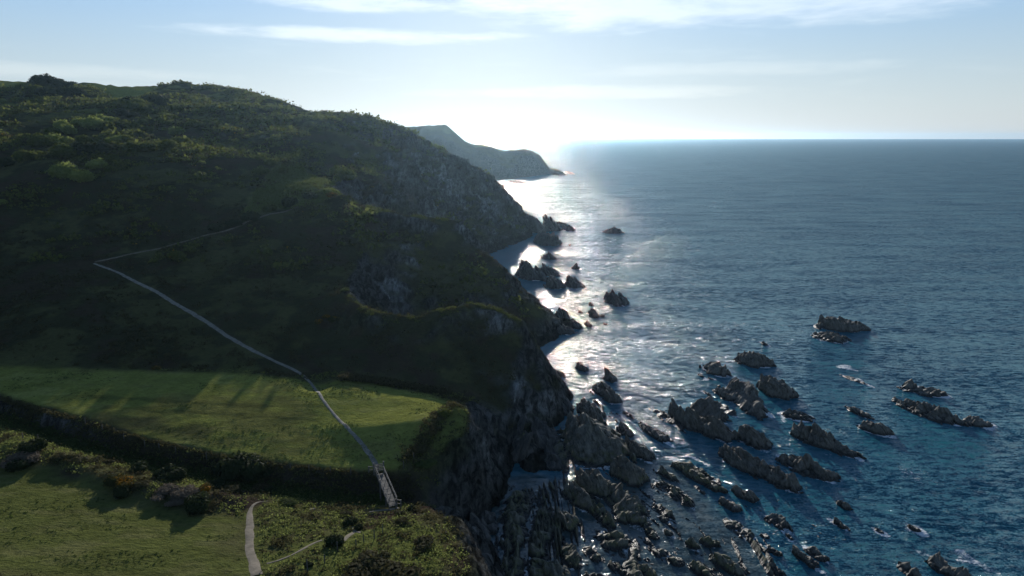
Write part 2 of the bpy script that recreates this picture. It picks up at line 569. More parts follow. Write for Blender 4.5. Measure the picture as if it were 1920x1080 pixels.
def make_ground_mat():
    m, t, b = new_mat("ground_cover", 0.95)
    b.inputs["Specular IOR Level"].default_value = 0.0
    at = t.nodes.new("ShaderNodeAttribute"); at.attribute_name = "tint"
    n1 = noise_node(t, 0.9, 6, 0.65, stretch=(0.7, 1.0, 1.0))
    n2 = noise_node(t, 0.16, 5, 0.6)
    n3 = noise_node(t, 3.2, 4, 0.7, stretch=(0.6, 1.0, 1.0))
    f = math_(t, "ADD", math_(t, "MULTIPLY", n1, 1.1), math_(t, "MULTIPLY", n2, 0.7))
    f = math_(t, "ADD", f, math_(t, "MULTIPLY", n3, 0.9))
    f = math_(t, "SUBTRACT", f, 0.35)
    col = scale_color(t, at.outputs["Color"], f)
    t.links.new(col, b.inputs["Base Color"])
    h = math_(t, "ADD", math_(t, "MULTIPLY", n1, 0.55), math_(t, "MULTIPLY", n3, 0.30))
    # bare rock: tilted bedding planes, joints and broken blocks
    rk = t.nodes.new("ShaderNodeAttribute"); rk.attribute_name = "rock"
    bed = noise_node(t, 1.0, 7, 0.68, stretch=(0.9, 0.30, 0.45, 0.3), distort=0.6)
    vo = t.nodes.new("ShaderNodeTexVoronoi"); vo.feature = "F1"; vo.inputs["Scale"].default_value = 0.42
    mp = t.nodes.new("ShaderNodeMapping"); mp.inputs["Scale"].default_value = (1.4, 0.6, 0.8); mp.inputs["Rotation"].default_value = (0.5, 0.3, 0.2)
    g2 = t.nodes.new("ShaderNodeTexCoord"); t.links.new(g2.outputs["Object"], mp.inputs[0]); t.links.new(mp.outputs[0], vo.inputs["Vector"])
    hr = math_(t, "ADD", math_(t, "MULTIPLY", bed, 2.6), math_(t, "MULTIPLY", vo.outputs["Distance"], 0.7))
    hr = math_(t, "ADD", hr, math_(t, "MULTIPLY", n3, 0.5))
    hm = t.nodes.new("ShaderNodeMix"); t.links.new(rk.outputs["Fac"], hm.inputs[0]); t.links.new(h, hm.inputs[2]); t.links.new(hr, hm.inputs[3])
    t.links.new(bump(t, hm.outputs[0], 1.0, 1.0), b.inputs["Normal"])
    cf = math_(t, "ADD", 0.20, math_(t, "MULTIPLY", sstep(t, bed, 0.36, 0.66), 1.6))  # low bedding darkened in the colour, standing in for shade in the cracks
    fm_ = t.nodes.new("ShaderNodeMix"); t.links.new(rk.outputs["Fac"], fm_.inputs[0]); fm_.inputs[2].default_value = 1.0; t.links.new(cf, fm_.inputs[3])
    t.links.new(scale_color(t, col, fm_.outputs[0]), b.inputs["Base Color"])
    return m


def make_rock_mat(name, c0, c1, weed=None, wet=True):
    m, t, b = new_mat(name, 0.8)
    b.inputs["Specular IOR Level"].default_value = 0.35
    g = t.nodes.new("ShaderNodeNewGeometry")
    sep = t.nodes.new("ShaderNodeSeparateXYZ"); t.links.new(g.outputs["Position"], sep.inputs[0])
    pos = g.outputs["Position"]
    st = noise_node(t, 1.0, 6, 0.65, vec=pos, stretch=(2.6, 0.28, 1.2, 0.22))
    n2 = noise_node(t, 0.6, 6, 0.6, vec=pos)
    n3 = noise_node(t, 4.0, 4, 0.7, vec=pos)
    f = math_(t, "ADD", math_(t, "MULTIPLY", st, 0.6), math_(t, "MULTIPLY", n2, 0.5))
    f = sstep(t, f, 0.38, 0.72)
    col = mixc(t, f, c0, c1)
    if weed:
        wz = math_(t, "ADD", sep.outputs[2], math_(t, "MULTIPLY", math_(t, "SUBTRACT", n2, 0.5), 5.0))
        wm = math_(t, "MULTIPLY", sstep(t, wz, weed[1], weed[1] - 1.2), sstep(t, n3, 0.35, 0.6))
        col = mixc(t, wm, col, weed[0])
    if wet:
        wv = math_(t, "ADD", sep.outputs[2], math_(t, "MULTIPLY", math_(t, "SUBTRACT", n2, 0.5), 0.8))
        wetm = sstep(t, wv, 0.75, 0.25)
        col = mixc(t, wetm, col, (0.018, 0.018, 0.016))
        r = math_(t, "SUBTRACT", 0.82, math_(t, "MULTIPLY", wetm, 0.45))
        t.links.new(r, b.inputs["Roughness"])
    col = scale_color(t, col, math_(t, "ADD", math_(t, "MULTIPLY", n3, 0.9), 0.55))
    t.links.new(col, b.inputs["Base Color"])
    h = math_(t, "ADD", math_(t, "MULTIPLY", st, 0.35), math_(t, "MULTIPLY", n3, 0.14))
    t.links.new(bump(t, h, 1.0, 0.9), b.inputs["Normal"])
    return m


def make_leaf_mat(name, c0, c1, transl=0.35, flower=None):
    m, t, b = new_mat(name, 0.75)
    b.inputs["Specular IOR Level"].default_value = 0.03
    g = t.nodes.new("ShaderNodeNewGeometry")
    oi = t.nodes.new("ShaderNodeObjectInfo")
    n = noise_node(t, 0.8, 3, 0.6, vec=g.outputs["Position"])
    f = math_(t, "ADD", math_(t, "MULTIPLY", g.outputs["Random Per Island"], 0.6), math_(t, "MULTIPLY", oi.outputs["Random"], 0.35))
    f = math_(t, "MULTIPLY", math_(t, "ADD", f, math_(t, "MULTIPLY", n, 0.4)), 0.85, clamp=True)
    col = mixc(t, f, c0, c1)
    if flower:
        fm = sstep(t, math_(t, "ADD", n, math_(t, "MULTIPLY", g.outputs["Random Per Island"], 0.25)), flower[1], flower[1] + 0.06)
        col = mixc(t, fm, col, flower[0])
    t.links.new(col, b.inputs["Base Color"])
    tr = t.nodes.new("ShaderNodeBsdfTranslucent")
    t.links.new(scale_color(t, col, math_(t, "ADD", 1.25, 0.0)), tr.inputs[0])
    mx = t.nodes.new("ShaderNodeMixShader"); mx.inputs[0].default_value = transl
    t.links.new(b.outputs[0], mx.inputs[1]); t.links.new(tr.outputs[0], mx.inputs[2])
    t.links.new(mx.outputs[0], t.nodes["Material Output"].inputs[0])
    return m


def make_plain(name, c0, c1, rough=0.85, scale=3.0, bumpd=0.02, stretch=None):
    m, t, b = new_mat(name, rough)
    n = noise_node(t, scale, 5, 0.6, stretch=stretch)
    t.links.new(mixc(t, sstep(t, n, 0.3, 0.7), c0, c1), b.inputs["Base Color"])
    t.links.new(bump(t, n, bumpd, 0.8), b.inputs["Normal"])
    return m


M_GROUND = make_ground_mat()
M_ROCK = make_rock_mat("slate_rock", (0.060, 0.056, 0.046), (0.168, 0.155, 0.126))
M_WEED = make_rock_mat("weedy_rock", (0.062, 0.058, 0.045), (0.172, 0.160, 0.122), weed=((0.115, 0.118, 0.045), 1.5))
M_CLIFFROCK = make_rock_mat("stack_rock", (0.040, 0.041, 0.040), (0.085, 0.084, 0.078))
M_PATH = make_plain("trodden_earth", (0.095, 0.076, 0.050), (0.185, 0.150, 0.105), 0.95, 1.2, 0.06)
M_PATHGRAVEL = make_plain("grey_gravel", (0.13, 0.115, 0.09), (0.24, 0.215, 0.17), 0.95, 1.2, 0.06)
M_TIMBER = make_plain("weathered_timber", (0.075, 0.067, 0.056), (0.165, 0.145, 0.12), 0.8, 4.0, 0.02, stretch=(1, 1, 6))
M_POST = make_plain("old_post_wood", (0.05, 0.045, 0.038), (0.11, 0.10, 0.085), 0.9, 5.0, 0.02)
M_BARK = make_plain("bark", (0.04, 0.034, 0.026), (0.09, 0.078, 0.06), 0.9, 6.0, 0.03)
M_LEAF = [make_leaf_mat("hawthorn_leaves", (0.040, 0.056, 0.015), (0.115, 0.130, 0.030), 0.45),
          make_leaf_mat("willow_leaves", (0.095, 0.125, 0.032), (0.25, 0.28, 0.075), 0.5),
          make_leaf_mat("dark_leaves", (0.018, 0.026, 0.012), (0.040, 0.052, 0.020), 0.25)]
M_GORSE = make_leaf_mat("gorse_in_flower", (0.026, 0.030, 0.012), (0.060, 0.062, 0.020), 0.3, flower=((0.26, 0.15, 0.012), 0.78))
M_GORSEB = make_leaf_mat("gorse_full_flower", (0.05, 0.045, 0.012), (0.10, 0.08, 0.02), 0.3, flower=((0.26, 0.125, 0.012), 0.64))
M_SCRUB = make_leaf_mat("bracken_and_heather", (0.040, 0.034, 0.018), (0.080, 0.075, 0.030), 0.35)
M_SCRUBG = make_leaf_mat("green_undergrowth", (0.035, 0.050, 0.016), (0.085, 0.110, 0.030), 0.45)
M_DEAD = make_leaf_mat("bleached_bramble", (0.08, 0.064, 0.044), (0.16, 0.13, 0.095), 0.3)
M_GRASS = make_leaf_mat("grass_blades", (0.100, 0.120, 0.034), (0.170, 0.190, 0.056), 0.5)
M_HILL = make_leaf_mat("scrub_leaves", (0.036, 0.048, 0.014), (0.125, 0.138, 0.034), 0.5)

# ------------------------------------------------------------------ ground sheet
gx = np.concatenate([np.arange(-640, -320, 4.0), np.arange(-320, -200, 1.8), np.arange(-200, -110, 0.9), np.arange(-110, 14, 0.5), np.arange(14, 30, 0.6), np.arange(30, 70.1, 4.0)])
gy = np.concatenate([np.arange(20, 60, 1.5), np.arange(60, 165, 0.5), np.arange(165, 250, 0.7), np.arange(250, 450, 1.05), np.arange(450, 640, 1.9), np.arange(640, 760.1, 9)])
GX, GY = np.meshgrid(gx, gy)
GH = land_h(GX, GY)
dHx = np.gradient(GH, gx, axis=1); dHy = np.gradient(GH, gy, axis=0)
SL = np.hypot(dHx, dHy)
nrm = np.stack([-dHx, -dHy, np.ones_like(GH)], -1)
nrm /= np.linalg.norm(nrm, axis=-1, keepdims=True)
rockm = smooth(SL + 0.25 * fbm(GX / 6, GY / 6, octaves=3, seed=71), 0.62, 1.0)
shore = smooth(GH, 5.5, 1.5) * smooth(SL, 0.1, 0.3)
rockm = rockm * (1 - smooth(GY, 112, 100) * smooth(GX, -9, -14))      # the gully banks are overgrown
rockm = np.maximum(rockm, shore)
farw = smooth(GY, 180, 340)
dispw = rockm * smooth(GH, -3, 1.0)
q1 = fbm(GX / 7 + GH / 11, GY / 7, GH / 6, octaves=4, seed=81, ridged=True)
q2 = fbm((GX * 0.97 + GY * 0.22) / 1.6, (GY * 0.97 - GX * 0.22) / 9, GH / 3.2, octaves=4, seed=91, ridged=True)
disp = dispw * ((q1 - 0.1) * (1.3 + 2.2 * farw) + (q2 - 0.1) * (0.9 + 0.8 * farw))
GP = np.stack([GX, GY, GH], -1) + nrm * disp[..., None]


def w_at(pix):
    out = []
    for u, v in pix:
        p = hit(u, v)
        if p: out.append(p)
    return out


# cover colours
def fill(col, mask, c, k=1.0):
    return col * (1 - mask[..., None] * k) + np.array(c) * mask[..., None] * k


nA = fbm(GX / 14, GY / 14, octaves=4, seed=301); nB = fbm(GX / 3.5, GY / 3.5, octaves=4, seed=302); nC = fbm(GX / 5, GY / 1.6, octaves=4, seed=303)
hill = np.ones(GX.shape + (3,)) * np.array((0.042, 0.044, 0.021))
hill = fill(hill, smooth(nA + 0.5 * nB, 0.0, 0.3), (0.076, 0.076, 0.031))
hill = fill(hill, smooth(-nA + 0.5 * nB, 0.15, 0.45), (0.050, 0.040, 0.024))
TINT = hill
FIELD = w_at([(-30, 744), (100, 772), (200, 805), (300, 835), (400, 853), (500, 868), (600, 880), (700, 888), (745, 884), (760, 868), (790, 826), (822, 782), (838, 752), (800, 738), (690, 716), (600, 722), (560, 712), (400, 700), (200, 694), (-30, 688)])
LOWER = w_at([(-30, 866), (60, 878), (150, 892), (215, 925), (300, 955), (380, 965), (440, 960), (455, 1000), (440, 1078), (-30, 1078)]) + [(-50, 40, 0), (-120, 40, 0)]
nearm = smooth(GY, 135, 120)
near_scrub = np.ones(GX.shape + (3,)) * np.array((0.078, 0.074, 0.034))
near_scrub = fill(near_scrub, smooth(nA + 0.7 * nB, 0.0, 0.4), (0.100, 0.110, 0.034))
near_scrub = fill(near_scrub, smooth(nB - nA, 0.35, 0.7), (0.050, 0.038, 0.028))
TINT = TINT * (1 - nearm[..., None]) + near_scrub * nearm[..., None]
fm = blur(poly_mask(GX + nB * 0.8, GY + nB * 0.8, FIELD).astype(float), 1.2)
field_c = np.ones(GX.shape + (3,)) * np.array((0.195, 0.205, 0.050))
field_c = fill(field_c, smooth(nC + 0.3 * nA, 0.05, 0.5), (0.235, 0.240, 0.068))
field_c = fill(field_c, smooth(-nA + 0.6 * nC, 0.1, 0.6), (0.165, 0.160, 0.048))
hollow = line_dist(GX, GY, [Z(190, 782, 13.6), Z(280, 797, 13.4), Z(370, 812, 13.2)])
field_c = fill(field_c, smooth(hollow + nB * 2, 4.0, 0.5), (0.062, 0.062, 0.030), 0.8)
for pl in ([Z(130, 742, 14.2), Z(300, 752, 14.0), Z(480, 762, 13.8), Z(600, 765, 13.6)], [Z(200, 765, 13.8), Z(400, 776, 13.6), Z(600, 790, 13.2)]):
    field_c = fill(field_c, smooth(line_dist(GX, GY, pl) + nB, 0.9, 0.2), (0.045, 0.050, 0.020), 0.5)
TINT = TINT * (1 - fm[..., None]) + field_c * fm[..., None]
lm = blur(poly_mask(GX + nB * 1.5, GY + nB * 1.5, LOWER).astype(float), 1.5)
low_c = np.ones(GX.shape + (3,)) * np.array((0.098, 0.108, 0.032))
low_c = fill(low_c, smooth(nC, 0.0, 0.5), (0.130, 0.130, 0.048))
low_c = fill(low_c, smooth(nA, 0.1, 0.5), (0.098, 0.088, 0.044), 0.7)
TINT = TINT * (1 - lm[..., None]) + low_c * lm[..., None]
# the far bank of the gully is brown, its wet floor bright green
gb = line_dist(GX, GY, [((a[0] * 0.5 + b[0] * 0.5), (a[1] * 0.5 + b[1] * 0.5)) for a, b in zip(gul_bot[:11], gul_far[:11])])
TINT = fill(TINT, smooth(gb + nB * 0.5, 2.6, 1.4), (0.045, 0.036, 0.026), 0.9)
gn = line_dist(GX, GY, [((a[0] * 0.6 + b[0] * 0.4), (a[1] * 0.6 + b[1] * 0.4)) for a, b in zip(gul_bot[:11], gul_near[:11])])
TINT = fill(TINT, smooth(gn + nB * 0.8, 2.2, 0.8), (0.075, 0.115, 0.022), 0.9)
SPUR = w_at([(800, 842), (830, 790), (852, 752), (876, 765), (890, 795), (895, 818), (845, 840)])
sm = blur(poly_mask(GX, GY, SPUR).astype(float), 1.5)
TINT = fill(TINT, sm, (0.150, 0.165, 0.042), 0.9)
BANK = w_at([(640, 985), (720, 955), (815, 943), (845, 1000), (860, 1060), (780, 1078), (620, 1075), (560, 1078), (600, 1030)])
bm_ = blur(poly_mask(GX, GY, BANK).astype(float), 2)
TINT = fill(TINT, bm_ * smooth(nA + 0.6 * nB, -0.25, 0.25), (0.110, 0.125, 0.036), 0.85)
TINT = fill(TINT, bm_ * smooth(nB - nA, 0.2, 0.6), (0.055, 0.036, 0.028), 0.8)
TOP = [K(155, 168, 640), K(300, 173, 640), K(298, 174, 590), K(292, 180, 520), K(262, 186, 480), K(240, 193, 450), K(215, 190, 470), K(185, 182, 510), K(158, 174, 550)]
TOP2 = [K(-200, 150, 660), K(58, 156, 640), K(60, 158, 580), K(50, 162, 530), K(0, 161, 530), K(-200, 160, 530)]
tm = blur(np.maximum(poly_mask(GX + nB * 2, GY + nB * 2, TOP), poly_mask(GX + nB * 2, GY + nB * 2, TOP2)).astype(float), 1.5)
TINT = fill(TINT, tm, (0.200, 0.205, 0.055))
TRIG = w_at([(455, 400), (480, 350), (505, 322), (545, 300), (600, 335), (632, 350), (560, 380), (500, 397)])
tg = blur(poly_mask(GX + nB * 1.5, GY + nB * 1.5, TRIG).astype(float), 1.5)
TINT = fill(TINT, tg, (0.150, 0.165, 0.055), 0.85)  # sunlight on the bracken triangle painted in as a lighter tint
crest_m = smooth(GH - 60, 4, 24) * (1 - nearm) * (1 - tm)
TINT = fill(TINT, crest_m * smooth(nA + 0.4 * nB, -0.1, 0.4), (0.150, 0.155, 0.042), 0.85)
# bare rock of the cliffs; pale scree where it is fresh
n_r = fbm(GX / 8, GY / 8, GH / 10, octaves=4, seed=401)
rockc = np.ones(GX.shape + (3,)) * np.array((0.075, 0.075, 0.070))
rockc = fill(rockc, smooth(n_r, 0.0, 0.4), (0.16, 0.16, 0.15))
rockc = fill(rockc, smooth(fbm(GX / 12, GY / 12, GH / 7, octaves=3, seed=402), 0.1, 0.4), (0.048, 0.052, 0.028), 0.85)
for (cx, cy, cz, r) in [K(800, 480, 212) + (9,), K(735, 540, 195) + (6,), K(720, 285, 330) + (9,), K(830, 340, 400) + (14,), K(925, 400, 415) + (12,), K(860, 420, 228) + (5,), K(930, 700, 138) + (7,)]:
    d = np.sqrt((GX - cx) ** 2 + (GY - cy) ** 2 + (GH - cz) ** 2) / r
    rockc = fill(rockc, smooth(d + 0.6 * n_r + 0.7 * nB, 1.0, 0.7), (0.23, 0.23, 0.22), 0.85)
wetc = smooth(GH + nB * 1.0, 2.6, 0.8)
rockc = fill(rockc, wetc, (0.022, 0.022, 0.020), 0.9)
TINT = TINT * (1 - rockm[..., None]) + rockc * rockm[..., None]

me = mesh_np("ground", GP.reshape(-1, 3), grid_faces(len(gy), len(gx)), M_GROUND, True)
set_attr_color(me, "tint", TINT.reshape(-1, 3))
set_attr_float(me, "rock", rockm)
ground = link("ground", me, kind="structure")


def gz(x, y):
    """height of the ground sheet, between its own vertices"""
    x = np.atleast_1d(np.asarray(x, float)); y = np.atleast_1d(np.asarray(y, float))
    i = np.clip(np.searchsorted(gx, x) - 1, 0, len(gx) - 2); j = np.clip(np.searchsorted(gy, y) - 1, 0, len(gy) - 2)
    fx = (x - gx[i]) / (gx[i + 1] - gx[i]); fy = (y - gy[j]) / (gy[j + 1] - gy[j])
    Zg = GP[..., 2]
    return (Zg[j, i] * (1 - fx) + Zg[j, i + 1] * fx) * (1 - fy) + (Zg[j + 1, i] * (1 - fx) + Zg[j + 1, i + 1] * fx) * fy


def samp(A, x, y):
    i = np.clip(np.searchsorted(gx, x) - 1, 0, len(gx) - 2); j = np.clip(np.searchsorted(gy, y) - 1, 0, len(gy) - 2)
    return A[j, i]


# ------------------------------------------------------------------ trodden paths draped on the ground
def catmull(P, n=8):
    P = [np.array(p[:2]) for p in P]
    P = [2 * P[0] - P[1]] + P + [2 * P[-1] - P[-2]]
    out = []
    for k in range(1, len(P) - 2):
        for q in range(n):
            s = q / n
            out.append(0.5 * ((2 * P[k]) + (-P[k - 1] + P[k + 1]) * s + (2 * P[k - 1] - 5 * P[k] + 4 * P[k + 1] - P[k + 2]) * s * s + (-P[k - 1] + 3 * P[k] - 3 * P[k + 1] + P[k + 2]) * s ** 3))
    out.append(P[-2])
    return np.array(out)


def draped(name, pix, width, mat, lift=0.05, cross=6, seed=0, taper=None, world=None):
    C = catmull(world if world else w_at(pix), 10)
    seg = np.hypot(*np.diff(C, axis=0).T)
    s = np.concatenate([[0], np.cumsum(seg)])
    n = max(4, int(s[-1] / 0.4))
    ss = np.linspace(0, s[-1], n)
    cx = np.interp(ss, s, C[:, 0]); cy = np.interp(ss, s, C[:, 1])
    tx = np.gradient(cx); ty = np.gradient(cy); L = np.hypot(tx, ty) + 1e-9
    nx, ny = -ty / L, tx / L
    w = np.interp(ss / s[-1], np.linspace(0, 1, len(width)), width) if isinstance(width, (list, tuple)) else np.full(n, width)
    wl = w * 0.5 * (1 + 0.3 * fbm(ss / 1.5, ss * 0 + seed, octaves=3, seed=seed + 3)); wr = w * 0.5 * (1 + 0.3 * fbm(ss / 1.5, ss * 0 + 9 + seed, octaves=3, seed=seed + 5))
    t = np.linspace(-1, 1, cross + 1)
    off = np.where(t[None, :] < 0, t[None, :] * wl[:, None], t[None, :] * wr[:, None])
    X = cx[:, None] + nx[:, None] * off; Y = cy[:, None] + ny[:, None] * off
    Zv = gz(X.ravel(), Y.ravel()).reshape(X.shape) + lift * (1 - 1.6 * np.abs(t[None, :]) ** 4)
    me = mesh_np(name, np.stack([X, Y, Zv], -1).reshape(-1, 3), grid_faces(n, cross + 1), mat, True)
    return link(name, me, kind="structure")


draped("path", [(176, 494), (215, 508), (250, 526), (290, 545), (330, 570), (365, 590), (400, 612), (440, 638), (480, 660), (515, 677), (545, 690), (570, 706), (590, 728), (603, 746), (625, 775), (650, 800), (675, 828), (695, 855), (708, 878)], [0.9, 1.2, 1.3, 1.2, 0.9, 0.6, 0.9], M_PATHGRAVEL, seed=1)
draped("path", [(178, 492), (240, 478), (300, 466), (360, 449), (420, 434), (470, 414), (505, 402), (530, 398), (560, 386), (600, 370), (632, 356)], [0.5, 0.7, 0.9, 1.2, 1.4], M_PATH, seed=2, lift=0.22)
draped("path", [(503, 940), (483, 942), (470, 955), (468, 975), (468, 1000), (469, 1030), (474, 1050), (480, 1079)], [0.15, 0.7, 1.2, 1.25, 1.1, 1.6], M_PATH, seed=3)
draped("path", [(500, 1057), (530, 1048), (560, 1034), (585, 1020), (604, 1013)], [0.35, 0.5, 0.5], M_PATH, seed=5)
draped("path", [(644, 1014), (655, 1003), (667, 997), (676, 999)], [0.6, 0.9, 0.5], M_PATH, seed=6)
draped("path", [(667, 997), (662, 988)], [0.7, 0.6], M_PATH, seed=7)
draped("path", [(735, 955), (712, 957), (692, 960)], [0.9, 0.8, 0.5], M_PATH, seed=8)
draped("path", [(590, 953), (580, 956)], [0.8, 0.5], M_PATH, seed=9)

# ------------------------------------------------------------------ far headland
def far_headland():
    cu = [660, 700, 730, 760, 800, 835, 850, 870, 890, 905, 925, 945, 965, 985, 1000, 1012, 1022, 1030, 1042, 1056]
    cv = [240, 238, 236, 237, 236, 234, 245, 264, 272, 271, 277, 283, 281, 279, 284, 291, 303, 315, 320, 323]
    cY = [1200, 1200, 1200, 1200, 1200, 1200, 1195, 1190, 1185, 1180, 1175, 1170, 1165, 1160, 1155, 1150, 1140, 1130, 1125, 1120]
    bu = [520, 600, 650, 700, 760, 820, 840, 870, 900, 930, 950, 965, 975, 990, 1000, 1010, 1020, 1028, 1040, 1056]
    bv = [353, 351, 350, 349, 348, 347, 347, 346, 345, 343, 341, 340, 338.5, 336.5, 335, 333, 331.5, 330, 329, 328]
    n = 260; rows = 70
    q = np.linspace(0, len(cu) - 1, n); k = np.arange(len(cu))
    top = np.array([K(np.interp(a, k, cu), np.interp(a, k, cv), np.interp(a, k, cY)) for a in q])
    bot = np.array([Z(np.interp(a, k, bu), np.interp(a, k, bv), -3.0) for a in q])
    t = np.linspace(0, 1, rows)[:, None]
    prof = np.where(t < 0.35, t / 0.35 * 0.52, 0.52 + (t - 0.35) / 0.65 * 0.48)
    X = bot[None, :, 0] + (top[:, 0] - bot[:, 0])[None, :] * t
    Y = bot[None, :, 1] + (top[:, 1] - bot[:, 1])[None, :] * t
    Zv = bot[None, :, 2] + (top[:, 2] - bot[:, 2])[None, :] * prof
    rel = np.sin(np.pi * t) ** 0.7
    g = fbm(X / 60, Y / 170, octaves=5, seed=501, ridged=True)
    g2 = fbm(X / 25, Y / 25, octaves=5, seed=502)
    Zv = Zv + (g * 11 + g2 * 6) * rel * np.clip((top[:, 2] - bot[:, 2])[None, :] / 60, 0.05, 1) + fbm(X / 9, Y / 30, octaves=3, seed=503) * 1.2
    b = np.linspace(0, 1, 26)[1:, None]
    Xb = X[-1][None] + 0 * b; Yb = Y[-1][None] + b * 330
    Zb = Zv[-1][None] * (1 - b ** 1.6) - 4 * b
    # the land runs on behind where the crest is high
    P = np.concatenate([np.stack([X, Y, Zv], -1), np.stack([Xb + 0 * Zb, Yb, Zb], -1)], 0)
    R = P.shape[0]
    me = mesh_np("headland", P.reshape(-1, 3), grid_faces(R, n), M_GROUND, True)
    zz = P[..., 2]; nn = fbm(P[..., 0] / 40, P[..., 1] / 60, octaves=4, seed=504)
    tint = np.ones(zz.shape + (3,)) * np.array((0.050, 0.048, 0.043))
    hr = np.concatenate([np.broadcast_to(prof, Zv.shape), np.ones((25, n))], 0)
    tint = fill(tint, smooth(hr + 0.35 * nn, 0.55, 0.8), (0.055, 0.052, 0.024))
    tint = fill(tint, smooth(hr + 0.2 * nn, 0.9, 1.0), (0.090, 0.100, 0.034))
    set_attr_color(me, "tint", tint.reshape(-1, 3))
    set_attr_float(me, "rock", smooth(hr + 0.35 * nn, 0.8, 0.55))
    link("headland", me, kind="structure")


far_headland()

# ------------------------------------------------------------------ rocks standing in the sea
ROCK_FOOT = []      # (cx, cy, hx, hy, lean, foam) for the foam on the water


def rock_mesh(name, cx, cy, hx, hy, lean, H, kind, seed, mat, skirt=1.3, base=0.0):
    """craggy slab rock: an oval footprint leaning along the strike, saw-tooth crests, bedding steps, ragged sides"""
    rs = random.Random(seed)
    size = max(hx, hy)
    res = 0.21 if size < 4 else (0.28 if size < 9 else 0.42)
    if cy > 260: res *= 1.7
    if cy > 900: res *= 3
    ns = int(np.clip(2.5 * hy / res, 14, 110)); nt = int(np.clip(2.5 * hx / res, 14, 110))
    s = np.linspace(-1.25, 1.25, ns)[:, None]; t = np.linspace(-1.25, 1.25, nt)[None, :]
    S = s + 0 * t; T = t + 0 * s
    X = hx * (lean * S + (1 - 0.72 * abs(lean)) * T); Y = -hy * (S * (1 - 0.25 * lean)) + hy * 0.25 * lean * T
    so = seed * 13.7
    WX, WY = X + cx, Y + cy
    r = (np.abs(S) ** 2.3 + np.abs(T) ** 2.3) ** (1 / 2.3)
    scl = max(1.2, 0.33 * size)
    r = r + 0.26 * fbm(X / scl + so, Y / scl, octaves=4, seed=seed) + 0.03
    c, sn = math.cos(0.16), math.sin(0.16)
    q = (WX * c + WY * sn)
    lay = (0.85 + 0.10 * H)
    wv = q / lay + 0.35 * fbm(WX / 4, WY / 4, octaves=3, seed=77)
    cell = np.floor(wv)
    r = r + 0.30 * (_hash(cell, cell * 0, cell * 0, seed + 17) - 0.5) + 0.16 * (_hash(cell, np.floor((-WX * sn + WY * c) / 1.3 + cell * 0.6), cell * 0, seed + 18) - 0.5)
    env = np.clip(1 - r, 0, 1)
    asym = rs.choice([-0.35, -0.25, 0.2, 0.35]) if kind != "stack" else 0.0
    if kind == "pyramid":
        T2 = T - 0.15 - 0.2 * S
        body = 1 - np.maximum(np.abs(T2) / 0.95, np.abs(S + 0.30) / 1.15)
        body = np.clip(body, 0, 1) * 1.05
        along = 1.0
    else:
        n_pk = max(2, int(hy / 2.2) + 1) if kind in ("ridge", "chain") else rs.randint(2, 3)
        px = np.linspace(-1.2, 1.2, 2 * n_pk + 3)
        lo = {"ridge": 0.50, "chain": 0.22, "dome": 0.6, "stack": 0.45, "flat": 0.55}.get(kind, 0.5)
        pv = [rs.uniform(lo, lo + 0.3) if i % 2 else rs.uniform(0.75, 1.0) for i in range(len(px))]
        along = np.interp((S + 0.12 * fbm(X / 1.5, Y / 1.5, octaves=2, seed=seed + 9)).ravel(), px, pv).reshape(S.shape)
        wob = 0.22 * fbm(S * 2.2 + so, S * 0 + 3, octaves=3, seed=seed + 4)
        Ta = T - asym - wob
        tri = np.where(Ta > 0, 1 - Ta / (1.1 - asym), 1 + Ta / (1.1 + asym))
        tri = np.clip(tri, 0, 1)
        body = {"ridge": tri ** 0.9, "chain": tri ** 0.8, "dome": np.sqrt(np.clip(1 - r ** 2, 0, 1)) * 0.65 + tri * 0.35, "stack": tri ** 0.8 * np.clip(1.3 - np.abs(S), 0, 1), "flat": np.clip(tri * 1.9, 0, 1)}.get(kind, tri)
    h = 1.28 * H * body * along * np.clip(env * 4.0, 0, 1) ** 0.6
    # bedding: steep parallel slabs striking along the coast
    saw = wv - cell
    run = (-WX * sn + WY * c) / (1.6 + 0.35 * H) + cell * 0.37 + 0.25 * fbm(WX / 2, WY / 2, octaves=2, seed=79)
    lv = _hash(cell, np.floor(run), cell * 0, seed + 7)
    lv0 = _hash(cell, cell * 0, cell * 0, seed + 8)
    if kind != "stack" or True:
        h = h * (1.0 - 0.55 * lv * (0.6 if kind in ("dome", "pyramid") else 1.0) - 0.22 * lv0)
    slab = np.where(saw < 0.82, saw / 0.82, (1 - saw) / 0.18)
    amp = min(0.6, 0.16 * H + 0.08)
    h = h + (slab - 0.6) * amp * np.clip(env * 5, 0, 1)
    # cross joints
    q2 = (-WX * sn + WY * c) / 1.7 + 0.7 * fbm(WX / 2.5, WY / 2.5, octaves=2, seed=78)
    j = q2 - np.floor(q2)
    h = h - np.exp(-((j - 0.5) / 0.10) ** 2) * amp * 1.0 * np.clip(env * 4, 0, 1)
    h = h + fbm(WX / 1.9, WY / 1.9, octaves=5, seed=seed + 31, gain=0.6, ridged=True) * (0.10 * H + 0.17) * np.clip(env * 4, 0, 1)
    out = smooth(r, 0.93, 1.12)
    Zv = h * (1 - out) - out * skirt - 0.10
    # ragged sideways displacement
    e1 = fbm(WX / 1.4, WY / 1.4, Zv / 0.9, octaves=4, seed=seed + 51)
    e2 = fbm(WX / 1.4 + 31, WY / 1.4, Zv / 0.9, octaves=4, seed=seed + 61)
    k = 0.18 + 0.06 * H
    X = X + e1 * k; Y = Y + e2 * k
    dip = rs.choice([-0.45, -0.35, 0.3, -0.3])
    X = X + dip * (Zv - 0.35 * H) * (Zv > 0)
    V = np.stack([X, Y, Zv + base], -1).reshape(-1, 3)
    F = grid_faces(ns, nt)
    keep = (V[F, 2].max(axis=1) > -skirt + base - 0.05)
    F = F[keep]
